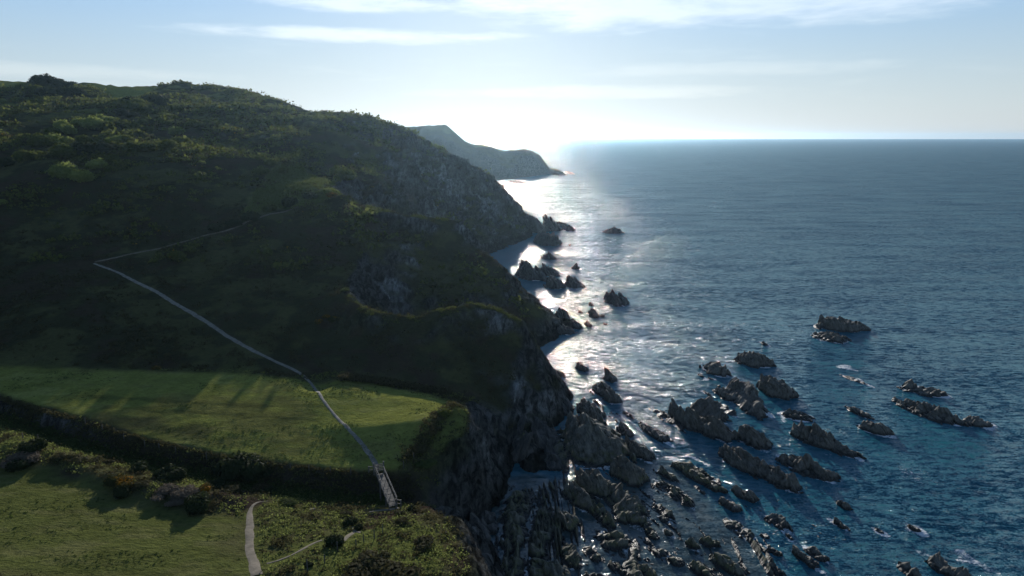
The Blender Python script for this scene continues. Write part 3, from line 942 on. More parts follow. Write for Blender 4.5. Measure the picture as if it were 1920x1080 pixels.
    used = np.unique(F); remap = np.full(len(V), -1); remap[used] = np.arange(len(used))
    F = remap[F][:, ::-1]
    return mesh_np(name, V[used], F, mat, False)


def sea_rock(bb, H, lean, kind, label, foam=0.0, mat=None, group=None, base=0.0, name="sea_rock", seed=None, ztop=None):
    u0, v0, u1, v1 = bb
    mid = Z((u0 + u1) / 2, v1, 0)
    mpp = math.hypot(mid[0], mid[1]) / FOC
    hp = 0.80 * H / mpp
    vt = max(v0 + min(hp, (v1 - v0) * 0.72), v0 + 1)
    near = Z((u0 + u1) / 2, v1, 0); far = Z((u0 + u1) / 2, vt, 0)
    cy = (near[1] + far[1]) / 2; hy = max((far[1] - near[1]) / 2, 0.7)
    uc = (u0 + u1) / 2; vc = (vt + v1) / 2
    c = Z(uc, vc, 0)
    xl = Z(u0, vc, 0)[0]; xr = Z(u1, vc, 0)[0]
    hx = (xr - xl) / 2
    if seed is None:
        seed = int(u0 * 7 + v0 * 3) % 9973
    me = rock_mesh(name, c[0], cy, hx * 1.20, hy * 1.16, lean, H, kind, seed, mat or M_ROCK, base=base)
    o = thing(name, label, "rock", (c[0], cy, 0), group=group, me=me)
    ROCK_FOOT.append((c[0], cy, hx, hy, lean, foam))
    return o


R = [
    # beyond the first headlands
    ((953, 337, 993, 344), 1.5, 0.3, "flat", "low dark reef at the foot of the most distant headland", 0, "far"),
    ((1028, 317, 1059, 329), 4.0, 0.1, "chain", "dark rock joined to the tip of the most distant headland", 0, "far"),
    ((1060, 320, 1074, 327), 2.0, 0.1, "dome", "small dark islet just off the tip of the most distant headland", 0, "far"),
    ((968, 392, 1026, 437), 13.5, 0.3, "ridge", "big dark two-humped stack at the foot of the grey cliff", 0.2, "far"),
    ((1018, 404, 1046, 434), 9, 0.4, "dome", "round-topped dark rock against the right side of the two-humped stack", 0.2, "far"),
    ((1000, 430, 1052, 461), 8, 0.3, "dome", "broad dark rock below and in front of the two-humped stack", 0.3, "far"),
    ((1043, 410, 1062, 424), 5, 0.4, "stack", "small jagged rock off the two-humped stack, upper of the pair", 0.3, "far"),
    ((1049, 417, 1078, 433), 4.5, 0.3, "chain", "small jagged rock off the two-humped stack, lower of the pair", 0.3, "far"),
    ((1130, 424, 1171, 438), 4.6, 0.3, "stack", "lone low pyramid rock standing in open water right of the stacks", 0.5, "far"),
    ((1066, 457, 1071, 461), 0.9, 0.3, "dome", "tiny rock speck in the glitter below the far stacks", 0.1, "far"),
    ((940, 516, 973, 528), 3.0, 0.3, "chain", "low boulders joining the peaked stack to the cliff behind", 0.1, "far"),
    ((964, 477, 1020, 527), 10.5, 0.45, "stack", "tall peaked dark stack in the glittering bay", 0.3, "far"),
    ((1000, 490, 1052, 518), 5.5, 0.3, "chain", "jagged right shoulder of the tall peaked stack in the bay", 0.2, "far"),
    ((1014, 470, 1041, 487), 4.5, 0.3, "chain", "small rock behind the tall peaked stack", 0.2, "far"),
    ((1019, 513, 1057, 542), 5.2, 0.2, "dome", "rounded dark rock right in front of the peaked stack", 0.3, "far"),
    ((1054, 504, 1092, 541), 6.6, 0.25, "stack", "sharp witch-hat rock right of the rounded rock in the bay", 0.6, "far"),
    ((1071, 493, 1090, 505), 3.0, 0.4, "stack", "small hooked rock just behind the witch-hat rock", 0.5, "far"),
    ((1130, 537, 1175, 575), 4.8, 0.25, "stack", "isolated craggy rock with two horns in the glitter", 0.5, "far"),
    ((1039, 574, 1068, 601), 4.2, 0.2, "dome", "round boulder rock off the dark fin of cliff", 0.3, "far"),
    ((1066, 589, 1090, 617), 3.6, 0.3, "dome", "cracked boulder at the very tip of the dark fin", 0.3, "far"),
    ((1022, 598, 1078, 628), 2.8, 0.3, "ridge", "low sloping slab running out from the toe of the fin", 0.2, "far"),
    ((1101, 572, 1123, 597), 3.0, 0.3, "chain", "slim upright rock in the middle of the glitter", 0.4, None),
    ((1103, 563, 1112, 574), 1.6, 0.2, "stack", "small tooth of rock right behind the slim upright rock", 0.2, None),
    ((1094, 600, 1109, 613), 1.5, 0.2, "dome", "small dark rock in front of the slim upright rock", 0.3, None),
    ((1084, 581, 1094, 587), 0.8, 0.3, "dome", "tiny flat rock left of the slim upright rock", 0.2, None),
    ((1122, 589, 1134, 595), 0.8, 0.3, "flat", "tiny flat rock at the right foot of the slim upright rock", 0.2, None),
    ((1130, 604, 1139, 609), 0.7, 0.3, "dome", "tiny rock speck right of the dark fin in bright water", 0.4, None),
    ((1077, 674, 1103, 697), 2.2, 0.5, "dome", "dark oval rock alone in bright glitter off the knoll cliff", 0.2, None),
    ((1041, 691, 1060, 707), 1.2, 0.5, "chain", "low broken rock close against the tip of the knoll cliff", 0.3, None),
    ((1128, 688, 1160, 718), 2.8, 0.4, "stack", "upper rock of the three-rock cluster left of centre water", 0.3, None),
    ((1107, 709, 1148, 742), 2.6, 0.1, "ridge", "middle rock of the three-rock cluster, widest and darkest", 0.3, None),
    ((1133, 722, 1166, 758), 3.0, 0.3, "dome", "lower rock of the three-rock cluster, rounded at the end", 0.3, None),
    # outer rocks
    ((1426, 636, 1439, 649), 1.2, 0.3, "stack", "tiny pointed rock with a wash of foam to its right", 1.0, None),
    ((1530, 590, 1624, 622), 3.6, 0.15, "dome", "broad humped outer rock, farthest of the rocks on the right", 0.5, None),
    ((1528, 613, 1583, 643), 2.4, 0.1, "chain", "lower craggy rock in front of the broad humped outer rock", 0.7, None),
    ((1382, 652, 1446, 690), 3.5, 0.35, "dome", "humped brown rock with a pale top left of the outer rocks", 0.4, None),
    ((1320, 669, 1364, 706), 3.0, 0.3, "dome", "folded dark rock left of the humped brown rock", 0.7, None),
    ((1368, 690, 1432, 782), 4.6, 0.35, "stack", "big craggy rock, left half of the largest outer mass", 0.4, None),
    ((1426, 695, 1486, 748), 4.4, 0.25, "dome", "dark rounded rock, right half of the largest outer mass", 0.5, None),
    ((1390, 745, 1432, 782), 2.4, 0.3, "chain", "knobbly toe below the largest outer mass", 0.3, None),
    ((1343, 717, 1368, 753), 1.9, 0.45, "ridge", "short ribbed rock beside the left edge of the largest mass", 0.3, None),
    ((1339, 747, 1378, 781), 0.9, 0.6, "chain", "thin string of low rocks right of the leaning double slab", 0.3, None),
    ((1319, 728, 1332, 743), 0.8, 0.5, "chain", "tiny sliver of rock above the string of low rocks", 0.2, None),
    ((1308, 697, 1320, 708), 0.6, 0.4, "chain", "tiny awash rock in foam left of the folded dark rock", 1.0, None),
    ((1326, 705, 1340, 712), 0.6, 0.4, "chain", "pair of tiny awash rocks below the folded dark rock", 0.5, None),
    ((1586, 697, 1616, 722), 0.7, 0.7, "chain", "low broken rock almost awash in foam in the outer water", 1.3, None),
    ((1697, 711, 1776, 746), 2.2, 0.35, "chain", "flat brown ledge, uppermost of the far right reef", 0.7, None),
    ((1700, 736, 1786, 799), 2.8, 0.55, "chain", "broad crumbly ledge, main body of the far right reef", 0.6, None),
    ((1772, 775, 1812, 800), 1.4, 0.5, "ridge", "thin low neck of rock linking the far right reef parts", 1.2, None),
    ((1808, 775, 1856, 802), 2.0, 0.2, "dome", "rounded end rock of the far right reef, ringed in foam", 1.5, None),
    ((1597, 752, 1626, 787), 1.7, 0.5, "ridge", "narrow upper half of the boot-shaped rock in open water", 0.4, None),
    ((1612, 781, 1672, 818), 2.4, 0.4, "dome", "wider lower half of the boot-shaped rock in open water", 0.7, None),
    ((1463, 760, 1522, 789), 1.8, 0.2, "chain", "low rock with a hook of foam at its left end", 0.8, None),
    ((1481, 782, 1565, 843), 3.6, 0.5, "ridge", "long smooth-backed slab pointing down to the right", 0.4, None),
    ((1545, 815, 1601, 860), 2.0, 0.55, "ridge", "tapered tail of the long smooth-backed slab, foam at its tip", 1.3, None),
    ((1462, 832, 1554, 904), 2.8, 0.55, "chain", "knobbly brown rock below the long smooth-backed slab", 0.6, None),
    # middle group
    ((1268, 734, 1366, 832), 5.0, 0.62, "ridge", "big leaning double slab with ribbed grey face, left of the channel", 0.2, None),
    ((1296, 740, 1366, 796), 3.4, 0.45, "pyramid", "dark triangular back of the leaning double slab", 0.1, None),
    ((1381, 781, 1438, 846), 4.2, 0.35, "pyramid", "tent-shaped slab rock standing below the largest mass", 0.2, None),
    ((1357, 820, 1416, 888), 3.6, 0.4, "dome", "rounded grey slab leaning on the left of the tent-shaped rock", 0.2, None),
    ((1402, 838, 1488, 924), 3.2, 0.6, "chain", "long lumpy rock trailing down right from the rounded slab", 0.5, None),
    ((1229, 756, 1274, 811), 0.9, 0.86, "chain", "very thin rib of rock standing alone in the middle water", 0.3, None),
    ((1206, 781, 1256, 836), 1.7, 0.72, "ridge", "short stout rib of rock left of the very thin rib", 0.4, None),
    ((1168, 766, 1186, 784), 0.8, 0.5, "chain", "tiny rib of rock right of the triangular rock's summit", 0.3, None),
    ((1261, 836, 1338, 920), 2.3, 0.72, "ridge", "long dark serrated rib above the shallow sandy pool", 0.5, "weed"),
    ((1317, 877, 1340, 902), 0.8, 0.6, "chain", "small rib of rock right beside the long serrated rib", 0.5, "weed"),
    ((1371, 899, 1419, 943), 2.0, 0.6, "ridge", "short steep rib with a whitish top in the pool mouth", 0.2, None),
    ((1346, 920, 1390, 962), 1.7, 0.6, "ridge", "short dark rib left and below the whitish-topped rib", 0.2, None),
    ((1227, 866, 1272, 905), 1.5, 0.72, "ridge", "straight dark rib at the top of the shallow pool", 0.2, "weed"),
    ((1230, 884, 1296, 955), 1.5, 0.78, "chain", "long jagged rib running down the middle of the shallow pool", 0.1, "weed"),
    ((1228, 930, 1262, 978), 1.3, 0.6, "chain", "broken rib at the lower left of the shallow pool", 0.1, "weed"),
    ((1303, 903, 1324, 930), 0.7, 0.7, "chain", "low sliver of rock between the long serrated rib and the pool", 0.1, "weed"),
    # big shore rocks
    ((1078, 738, 1137, 790), 3.6, 0.35, "dome", "craggy knob on the seaward end of the great triangular rock", 0.3, None),
    ((1040, 752, 1168, 880), 5.6, 0.10, "pyramid", "great dark triangular rock, tallest on the wave-cut shore", 0.2, "weed"),
    ((1039, 820, 1066, 884), 1.7, 0.3, "chain", "yellow-green weedy skirt along the left foot of the triangular rock", 0.1, "weed"),
    ((1155, 783, 1188, 822), 2.0, 0.5, "chain", "upper knob of the rock chain right of the triangular rock", 0.3, None),
    ((1168, 800, 1222, 866), 3.4, 0.5, "ridge", "main body of the rock chain right of the triangular rock", 0.3, None),
    ((1140, 840, 1210, 912), 3.8, 0.4, "dome", "broad slabby rock below the chain right of the triangle", 0.1, "weed"),
    ((1134, 842, 1165, 876), 1.7, 0.3, "chain", "low dark rock wedged between triangle and slabby rock", 0.1, "weed"),
    ((1075, 858, 1145, 935), 3.8, 0.4, "dome", "humped dark rock directly below the great triangular rock", 0.1, "weed"),
    ((1050, 880, 1116, 962), 3.6, 0.5, "ridge", "leaning dark slab left below the humped dark rock", 0.1, "weed"),
    ((1125, 893, 1168, 930), 2.4, 0.3, "dome", "smooth dark boulder between the humped rock and the hook ridge", 0.1, "weed"),
    ((1108, 925, 1150, 990), 2.6, 0.4, "ridge", "shadowed slab below the humped dark rock", 0.1, "weed"),
    ((1150, 900, 1216, 990), 2.6, 0.15, "ridge", "hook-shaped ridge of upright strata, straight upper part", 0.1, "weed"),
    ((1112, 975, 1186, 1036), 1.8, 0.2, "chain", "hook-shaped ridge of upright strata, curved lower part", 0.1, "weed"),
    ((1029, 900, 1045, 924), 0.9, 0.3, "dome", "small round green weedy rock beside the inlet channel", 0.1, "weed"),
    ((1034, 935, 1094, 1000), 2.3, 0.45, "dome", "fibrous rounded rock in the middle of the lower shore", 0.1, "weed"),
    # long weedy ridges at the lower left of the shore
    ((935, 908, 1006, 985), 1.9, -0.35, "chain", "yellowish weedy ridge at the channel, upper piece", 0.1, "weed"),
    ((930, 965, 992, 1035), 1.9, -0.25, "chain", "yellowish weedy ridge at the channel, middle piece", 0.1, "weed"),
    ((926, 1028, 990, 1090), 1.7, -0.15, "chain", "yellowish weedy ridge at the channel, lowest piece", 0.1, "weed"),
    ((992, 940, 1044, 1015), 1.8, -0.25, "chain", "pale slabby ridge right of the yellowish one, upper piece", 0.1, "weed"),
    ((986, 1005, 1032, 1090), 1.9, -0.1, "chain", "pale slabby ridge right of the yellowish one, lower piece", 0.1, "weed"),
    ((1046, 1000, 1092, 1068), 2.2, 0.3, "ridge", "dark upright slab right of the pale slabby ridge", 0.1, "weed"),
    ((1010, 1036, 1070, 1095), 1.8, 0.2, "dome", "low fibrous hump at the bottom edge left of centre", 0.1, "weed"),
    ((1095, 1010, 1130, 1056), 1.2, 0.4, "chain", "pair of low posts of rock at the bottom of the pool flat", 0.1, "weed"),
    ((1140, 1040, 1176, 1080), 1.2, 0.5, "ridge", "curved low rib in the grey flat at the bottom", 0.1, "weed"),
    ((1095, 1060, 1140, 1096), 1.1, 0.3, "chain", "yellow-green low rocks cut by the bottom edge", 0.1, "weed"),
    # bottom centre
    ((1196, 1040, 1236, 1090), 2.0, 0.5, "ridge", "dark ribbed rock at the bottom edge left of the dotted reef", 0.1, "weed"),
    ((1207, 976, 1236, 1014), 1.4, 0.4, "dome", "squat dark rock in the lower pool flat", 0.1, "weed"),
    ((1232, 960, 1254, 980), 0.8, 0.3, "dome", "small dark rock above right of the squat one in the flat", 0.1, "weed"),
    ((1244, 985, 1262, 1006), 0.8, 0.3, "dome", "small dark rock right of the squat one in the flat", 0.1, "weed"),
    ((1219, 1012, 1280, 1066), 1.1, 0.7, "chain", "ring of broken low ribs at the bottom of the flat", 0.1, "weed"),
    ((1286, 1002, 1315, 1034), 1.4, 0.3, "dome", "left knob of the double rock at the bottom centre", 0.1, "weed"),
    ((1312, 998, 1352, 1028), 1.5, 0.3, "dome", "right knob of the double rock at the bottom centre", 0.1, "weed"),
    ((1294, 1036, 1342, 1090), 1.7, 0.5, "ridge", "craggy rib at the bottom edge left of the striped slab", 0.1, "weed"),
    ((1334, 1018, 1396, 1086), 2.0, 0.6, "ridge", "striped slab rock with a sharp edge at the bottom centre", 0.1, "weed"),
    ((1359, 964, 1408, 1013), 0.9, 0.4, "chain", "orange-brown weed-covered reef barely above the water", 0.2, "weed"),
    ((1437, 952, 1479, 997), 1.5, 0.5, "ridge", "ribbed rock alone right of the orange-brown reef", 0.3, None),
    ((1472, 992, 1484, 1014), 0.8, 0.3, "chain", "small sliver below the ribbed lone rock", 0.2, None),
    ((1424, 998, 1442, 1008), 0.5, 0.1, "flat", "flat sliver left below the ribbed lone rock", 0.1, None),
    ((1440, 1012, 1468, 1046), 1.5, 0.5, "ridge", "upper of two ribs stacked near the bottom edge", 0.2, None),
    ((1436, 1040, 1472, 1085), 1.3, 0.6, "chain", "lower of two ribs stacked near the bottom edge", 0.2, None),
    ((1492, 1014, 1530, 1070), 1.5, 0.6, "ridge", "left rib of the twin ribs near the bottom edge", 0.3, None),
    ((1514, 1010, 1548, 1056), 1.6, 0.55, "ridge", "right rib of the twin ribs near the bottom edge", 0.3, None),
    ((1573, 930, 1592, 957), 1.3, 0.4, "chain", "small upright rock, upper of two in the lower right water", 0.5, None),
    ((1561, 962, 1588, 996), 1.2, 0.5, "chain", "small craggy rock, lower of two in the lower right water", 0.5, None),
    ((1641, 984, 1656, 1002), 0.6, 0.4, "chain", "tiny awash rock in the lower right water left of the foaming one", 0.7, None),
    ((1705, 980, 1724, 998), 0.8, 0.3, "dome", "small pale rock with foam washing round it", 1.6, None),
    ((1687, 1046, 1720, 1090), 1.3, 0.3, "chain", "knobbly rock cut by the bottom edge left of the long ledge", 0.3, None),
    ((1768, 1018, 1838, 1130), 2.4, 0.62, "ridge", "long brown ledge at the bottom right with surf along its side", 1.2, None),
]
for row in R:
    bb, H, lean, kind, label, foam, tag = row
    mat = {"far": M_CLIFFROCK, "weed": M_WEED}.get(tag, M_ROCK)
    sea_rock(bb, H, lean, kind, label, foam, mat)

# slabs leaning against the foot of the cliffs
M_DARKROCK = make_rock_mat("dark_wet_slab", (0.040, 0.040, 0.038), (0.105, 0.100, 0.090))
for (x_, y_, hx_, hy_, lean_, H_, kind_, sd_, base_, label) in [
    (9.5, 146, 5.5, 9, 0.3, 7.0, "pyramid", 801, -1.0, "dark triangular slab against the tip of the knoll cliff"),
    (6.0, 131, 4.2, 9, 0.2, 6.5, "ridge", 802, -0.8, "upright dark slab at the foot of the knoll cliff"),
    (2.6, 124, 3.6, 7, 0.1, 7.0, "ridge", 803, -0.5, "dark buttress slab between the knoll cliff and the inlet"),
    (7.0, 119, 3.0, 6, 0.25, 3.6, "ridge", 804, -0.6, "low black slab beside the narrow inlet head"),
    (-4.6, 112, 3.0, 6, 0.0, 6.0, "ridge", 805, -0.5, "dark ledge below the grassy spur at the inlet"),
    (-4.6, 97, 2.6, 4.2, 0.1, 2.6, "chain", 806, 0.2, "wet striped rock at the mouth of the gully"),
    (-5.4, 90, 3.0, 6.0, 0.2, 5.4, "ridge", 807, 0.0, "striped dark slab under the near bank, upper piece"),
    (-3.9, 81, 3.2, 6.5, 0.2, 6.6, "ridge", 808, 0.0, "striped dark slab under the near bank, lower piece"),
    (-1.8, 72, 3.0, 7.0, 0.2, 6.0, "ridge", 809, -0.2, "sharp-edged black slab at the bottom edge below the bank"),
]:
    me = rock_mesh("cliff_slab", x_, y_, hx_, hy_, lean_, H_, kind_, sd_, M_DARKROCK, skirt=2.0, base=base_)
    thing("cliff_slab", label, "rock", (x_, y_, 0), me=me)


def wave_cut_platform():
    """the bedrock floor of the shore: upright strata planed off near the tide line, with pools between"""
    xs = np.arange(-6, 47, 0.27); ys = np.arange(72, 152, 0.30)
    X, Y = np.meshgrid(xs, ys)
    area = [Z(u, v, 0) for u, v in [(1040, 765), (1130, 740), (1195, 800), (1230, 860), (1275, 880), (1300, 925), (1340, 960), (1400, 990), (1470, 1010), (1490, 1120), (900, 1120), (925, 985), (905, 940), (985, 905), (1035, 900)]]
    inside = blur(poly_mask(X, Y, area).astype(float), 5)
    phi = 0.10 + 0.12 * fbm(X / 30, Y / 30, octaves=2, seed=811) - 0.25 * smooth(X, 12, 0)
    q = X * np.cos(phi) + Y * np.sin(phi)
    run = -X * np.sin(phi) + Y * np.cos(phi)
    wv = q / 1.8 + 0.6 * fbm(X / 5, Y / 7, octaves=3, seed=812)
    cell = np.floor(wv); f = wv - cell
    seg = np.floor(run / 6.5 + cell * 0.41 + 0.4 * fbm(X / 2, Y / 2, octaves=2, seed=813))
    lv = _hash(cell, seg, cell * 0, 5)
    lv2 = _hash(cell, cell * 0, cell * 0, 6)
    fin = np.where(f < 0.7, f / 0.7, (1 - f) / 0.3)
    z = -1.05 + 1.55 * fin * (0.25 + 0.75 * lv) + 0.8 * (lv2 - 0.4)
    z = z + 0.75 * fbm(X / 6, Y / 8, octaves=4, seed=814) + 0.22 * fbm(X / 0.8, Y / 0.8, octaves=3, seed=815, ridged=True)
    z = z + 0.45 * smooth(X, 16, 2)
    shallow = smooth(X, 22, 30) * smooth(Y, 92, 100)
    z = z - 0.85 * shallow
    z = z * inside - 2.2 * (1 - inside)
    z = np.where(z > 1.2, 1.2 + (z - 1.2) * 0.4, z)
    V = np.stack([X + 0.12 * fbm(X, Y, z, octaves=2, seed=816), Y, z], -1).reshape(-1, 3)
    F = grid_faces(len(ys), len(xs))
    F = F[(V[F, 2].max(axis=1) > -0.9)]
    used = np.unique(F); rm = np.full(len(V), -1); rm[used] = np.arange(len(used))
    me = mesh_np("shore_platform", V[used], rm[F], M_WEED, False)
    link("shore_platform", me, kind="structure")


wave_cut_platform()

# small loose rocks: look-alikes scattered over the flat and in the shallows
rs = random.Random(5)
n_small = 0
protos = {}
def small_rock(u, v, size, label, group, mat):
    global n_small
    k = (mat.name, rs.randint(0, 5))
    if k not in protos:
        protos[k] = rock_mesh("boulder", 0, 0, 1.0, 1.15, 0.4, 0.75, rs.choice(["dome", "chain", "ridge"]), 900 + len(protos), mat, skirt=0.5)
    x, y, z = Z(u, v, 0)
    o = thing("boulder", label, "rock", (x, y, -0.05), rs.uniform(-0.5, 0.5), group, protos[k])
    o.scale = (size, size * rs.uniform(0.9, 1.7), size * rs.uniform(0.7, 1.3))
    n_small += 1
def in_rock(x, y, m=1.1):
    for (cx, cy, hx, hy, lean, foam) in ROCK_FOOT:
        s = -(y - cy) / max(hy, .1)
        t = ((x - cx) / hx - lean * s) / max(0.3, (1 - abs(lean)))
        if s * s + t * t < m * m: return True
    return False
def scatter_rocks(poly, n, smin, smax, label, group, mat):
    us = [p[0] for p in poly]; vs = [p[1] for p in poly]
    k = 0; tries = 0
    while k < n and tries < 4000:
        tries += 1
        u = rs.uniform(min(us), max(us)); v = rs.uniform(min(vs), max(vs))
        if not poly_mask(np.array([u]), np.array([v]), poly)[0]: continue
        x, y, _ = Z(u, v, 0)
        if in_rock(x, y): continue
        small_rock(u, v, smin + (smax - smin) * rs.random() ** 2, label, group, mat); k += 1
scatter_rocks([(1100, 1030), (1200, 930), (1245, 940), (1300, 960), (1420, 1000), (1440, 1078), (1100, 1078)], 40, 0.25, 0.9,
              "small weedy boulder on the drained flat at the bottom of the shore", "small boulders on the drained flat", M_WEED)
scatter_rocks([(1395, 930), (1480, 930), (1560, 960), (1540, 1010), (1480, 1078), (1440, 1078), (1410, 1010)], 22, 0.2, 0.5,
              "small boulder just breaking the surface off the shore flat", "boulders awash off the flat", M_WEED)
scatter_rocks([(985, 900), (1010, 915), (1035, 930), (1010, 945), (960, 905), (925, 935), (900, 955), (925, 960)], 22, 0.2, 0.5,
              "small pebbly boulder lying in the inlet channel", "boulders in the inlet channel", M_WEED)
scatter_rocks([(1140, 770), (1180, 770), (1200, 800), (1165, 830), (1150, 800)], 9, 0.3, 0.7,
              "small boulder in the water beside the triangular rock", "boulders beside the triangular rock", M_WEED)
scatter_rocks([(1600, 980), (1640, 1000), (1600, 1030), (1560, 1020), (1540, 900), (1500, 915), (1520, 960)], 7, 0.15, 0.35,
              "tiny rock tip awash in the lower right water", "rock tips awash", M_ROCK)

# ------------------------------------------------------------------ sea
def make_sea():
    def axis(a, b, d, lo, hi, g=1.28, d2=None):
        core = list(np.arange(a, b + 1e-6, d))
        s = d; x = core[-1]; up = []
        while x < hi:
            s *= g; x = min(hi, x + s); up.append(x)
        s = d; x = core[0]; dn = []
        while x > lo:
            s *= g; x = max(lo, x - s); dn.append(x)
        return np.array(dn[::-1] + core + up)
    sx = axis(-10, 112, 0.5, -14000, 14000)
    sy = np.concatenate([axis(70, 190, 0.5, -14000, 190)[:-1] if False else axis(70, 190, 0.5, -14000, 190.0), ])
    sy = sy[sy <= 190]
    ext = []; y = 190.0; s = 0.5
    while y < 460: s = min(s * 1.05, 1.6); y += s; ext.append(y)
    while y < 14000: s *= 1.3; y = min(14000, y + s); ext.append(y)
    sy = np.concatenate([sy, ext])
    X, Y = np.meshgrid(sx, sy)
    foam = np.zeros_like(X)
    warp = fbm(X / 2.5, Y / 2.5, octaves=3, seed=701)
    for (cx, cy, hx, hy, lean, f) in ROCK_FOOT:
        if f <= 0: continue
        R_ = 3 + 2.2 * min(f, 1.6)
        i0, i1 = np.searchsorted(sx, [cx - hx - R_, cx + hx + R_]); j0, j1 = np.searchsorted(sy, [cy - hy - R_, cy + hy + R_])
        if i1 <= i0 or j1 <= j0: continue
        xs = X[j0:j1, i0:i1] - cx; ys = Y[j0:j1, i0:i1] - cy
        s = -ys / hy
        t = (xs / hx - lean * s) / max(0.3, (1 - abs(lean)))
        r = np.sqrt(s * s + t * t)
        d = (r - 1) * min(hx, hy) + warp[j0:j1, i0:i1] * 1.0
        side = 0.45 + 0.55 * np.clip((xs / hx) * 0.6 - s * -0.3, 0, 1.2)
        m = np.clip(1 - np.maximum(d, 0) / (0.45 + 1.0 * f), 0, 1) * (0.55 + 0.6 * f) * (side if f > 0.8 else 1)
        foam[j0:j1, i0:i1] = np.maximum(foam[j0:j1, i0:i1], m)
    # loose foam patches and the line of a spent wave across the pool
    for (u, v, r, a) in [(1585, 688, 3.0, 0.8), (1605, 712, 2.0, 0.7), (1455, 651, 2.4, 0.7), (1425, 613, 2.2, 0.35), (1700, 885, 5.0, 0.5), (1735, 893, 4.0, 0.45), (1310, 700, 3, .6), (1540, 755, 1.2, .4), (1806, 1040, 1.6, .7), (1850, 1062, 2.0, 0.55), (1850, 795, 3.4, .6), (1880, 800, 2.5, .4), (1735, 1000, 2.2, .5), (1470, 790, 1.0, .4), (1560, 850, 2.0, .6)]:
        cx, cy, _ = Z(u, v, 0)
        d = np.hypot(X - cx, (Y - cy) * 0.8) + warp * 2
        foam = np.maximum(foam, smooth(d, r, r * 0.2) * a)
    for pl in ([Z(1222, 852, 0), (Z(1240, 856, 0)), Z(1268, 860, 0)], [Z(1222, 840, 0), Z(1220, 850, 0), Z(1226, 856, 0)], [Z(1290, 855, 0), Z(1310, 862, 0), Z(1326, 872, 0)], [Z(1470, 790, 0), Z(1466, 782, 0), Z(1475, 775, 0)]):
        foam = np.maximum(foam, smooth(line_dist(X, Y, pl) + warp * 0.5, 0.7, 0.15) * 0.8)
    # shallow water over the wave-cut flat
    POOL = [Z(u, v, 0) for u, v in [(1195, 862), (1222, 853), (1270, 862), (1300, 900), (1330, 925), (1345, 960), (1400, 1000), (1440, 1075), (1450, 1100), (900, 1100), (900, 900), (985, 890), (1040, 900), (1100, 900), (1170, 895)]]
    sh = np.zeros_like(X)
    win = (X > -12) & (X < 60) & (Y > 60) & (Y < 190)
    w1 = fbm(X[win] / 5, Y[win] / 5, octaves=3, seed=703)
    a = poly_mask(X[win] + w1 * 2.0, Y[win] + w1 * 2.0, POOL).astype(float)
    sh[win] = a
    sh = blur(sh, 2.0)
    land = land_h(np.clip(X, TX0, TX1), np.clip(Y, TY0, TY1))
    Zs = np.zeros_like(X)
    me = mesh_np("sea", np.stack([X, Y, Zs], -1).reshape(-1, 3), grid_faces(len(sy), len(sx)), None, True)
    set_attr_float(me, "foam", foam); set_attr_float(me, "shallow", sh)
    m, t, b = new_mat("sea_water", 0.10)
    L = t.links.new
    g = t.nodes.new("ShaderNodeNewGeometry"); pos = g.outputs["Position"]
    fa = t.nodes.new("ShaderNodeAttribute"); fa.attribute_name = "foam"
    sa = t.nodes.new("ShaderNodeAttribute"); sa.attribute_name = "shallow"
    def slope(scale, detail, rough, stretch, amp, distort=0.3):
        n = t.nodes.new("ShaderNodeTexNoise")
        n.inputs["Scale"].default_value = scale; n.inputs["Detail"].default_value = detail
        n.inputs["Roughness"].default_value = rough; n.inputs["Distortion"].default_value = distort
        mp = t.nodes.new("ShaderNodeMapping")
        mp.inputs["Scale"].default_value = stretch[:3]; mp.inputs["Rotation"].default_value = (0, 0, stretch[3])
        L(pos, mp.inputs[0]); L(mp.outputs[0], n.inputs["Vector"])
        sb = t.nodes.new("ShaderNodeVectorMath"); sb.operation = "SUBTRACT"
        L(n.outputs["Color"], sb.inputs[0]); sb.inputs[1].default_value = (0.5, 0.5, 0.5)
        ml = t.nodes.new("ShaderNodeVectorMath"); ml.operation = "MULTIPLY"
        L(sb.outputs[0], ml.inputs[0]); ml.inputs[1].default_value = (amp * 0.95, amp, 0)
        return ml.outputs[0]
    def vadd(a_, b_):
        q = t.nodes.new("ShaderNodeVectorMath"); q.operation = "ADD"
        for i_, v_ in ((0, a_), (1, b_)):
            if isinstance(v_, tuple): q.inputs[i_].default_value = v_
            else: L(v_, q.inputs[i_])
        return q.outputs[0]
    sl = vadd(slope(0.07, 3, 0.5, (0.35, 1.3, 1, 0.10), 0.45), slope(0.75, 4, 0.6, (0.5, 1.3, 1, -0.12), 1.2))
    sl = vadd(sl, slope(3.0, 4, 0.65, (0.7, 1.2, 1, 0.2), 1.2))
    sl = vadd(sl, slope(11.0, 2, 0.6, (0.8, 1.0, 1, 0.4), 0.9, 0.0))
    calm = math_(t, "SUBTRACT", 1.0, math_(t, "MULTIPLY", sa.outputs["Fac"], 0.6))
    gust = noise_node(t, 0.045, 5, 0.7, vec=pos, stretch=(0.5, 1.4, 1, 0.1), distort=0.5)
    fine = noise_node(t, 0.55, 3, 0.7, vec=pos, stretch=(0.5, 0.9, 1, -0.1))
    gf = math_(t, "ADD", math_(t, "MULTIPLY", sstep(t, gust, 0.3, 0.7), 0.8), math_(t, "MULTIPLY", sstep(t, fine, 0.35, 0.68), 1.3))
    tail = noise_node(t, 5.0, 3, 0.7, vec=pos, stretch=(0.8, 1.0, 1, 0.3))
    tail2 = noise_node(t, 1.1, 3, 0.7, vec=pos, stretch=(0.7, 1.0, 1, 0.6))
    gf = math_(t, "MULTIPLY", gf, 0.45)
    gf = math_(t, "ADD", gf, math_(t, "POWER", math_(t, "MULTIPLY", tail, 1.85), 4.0))
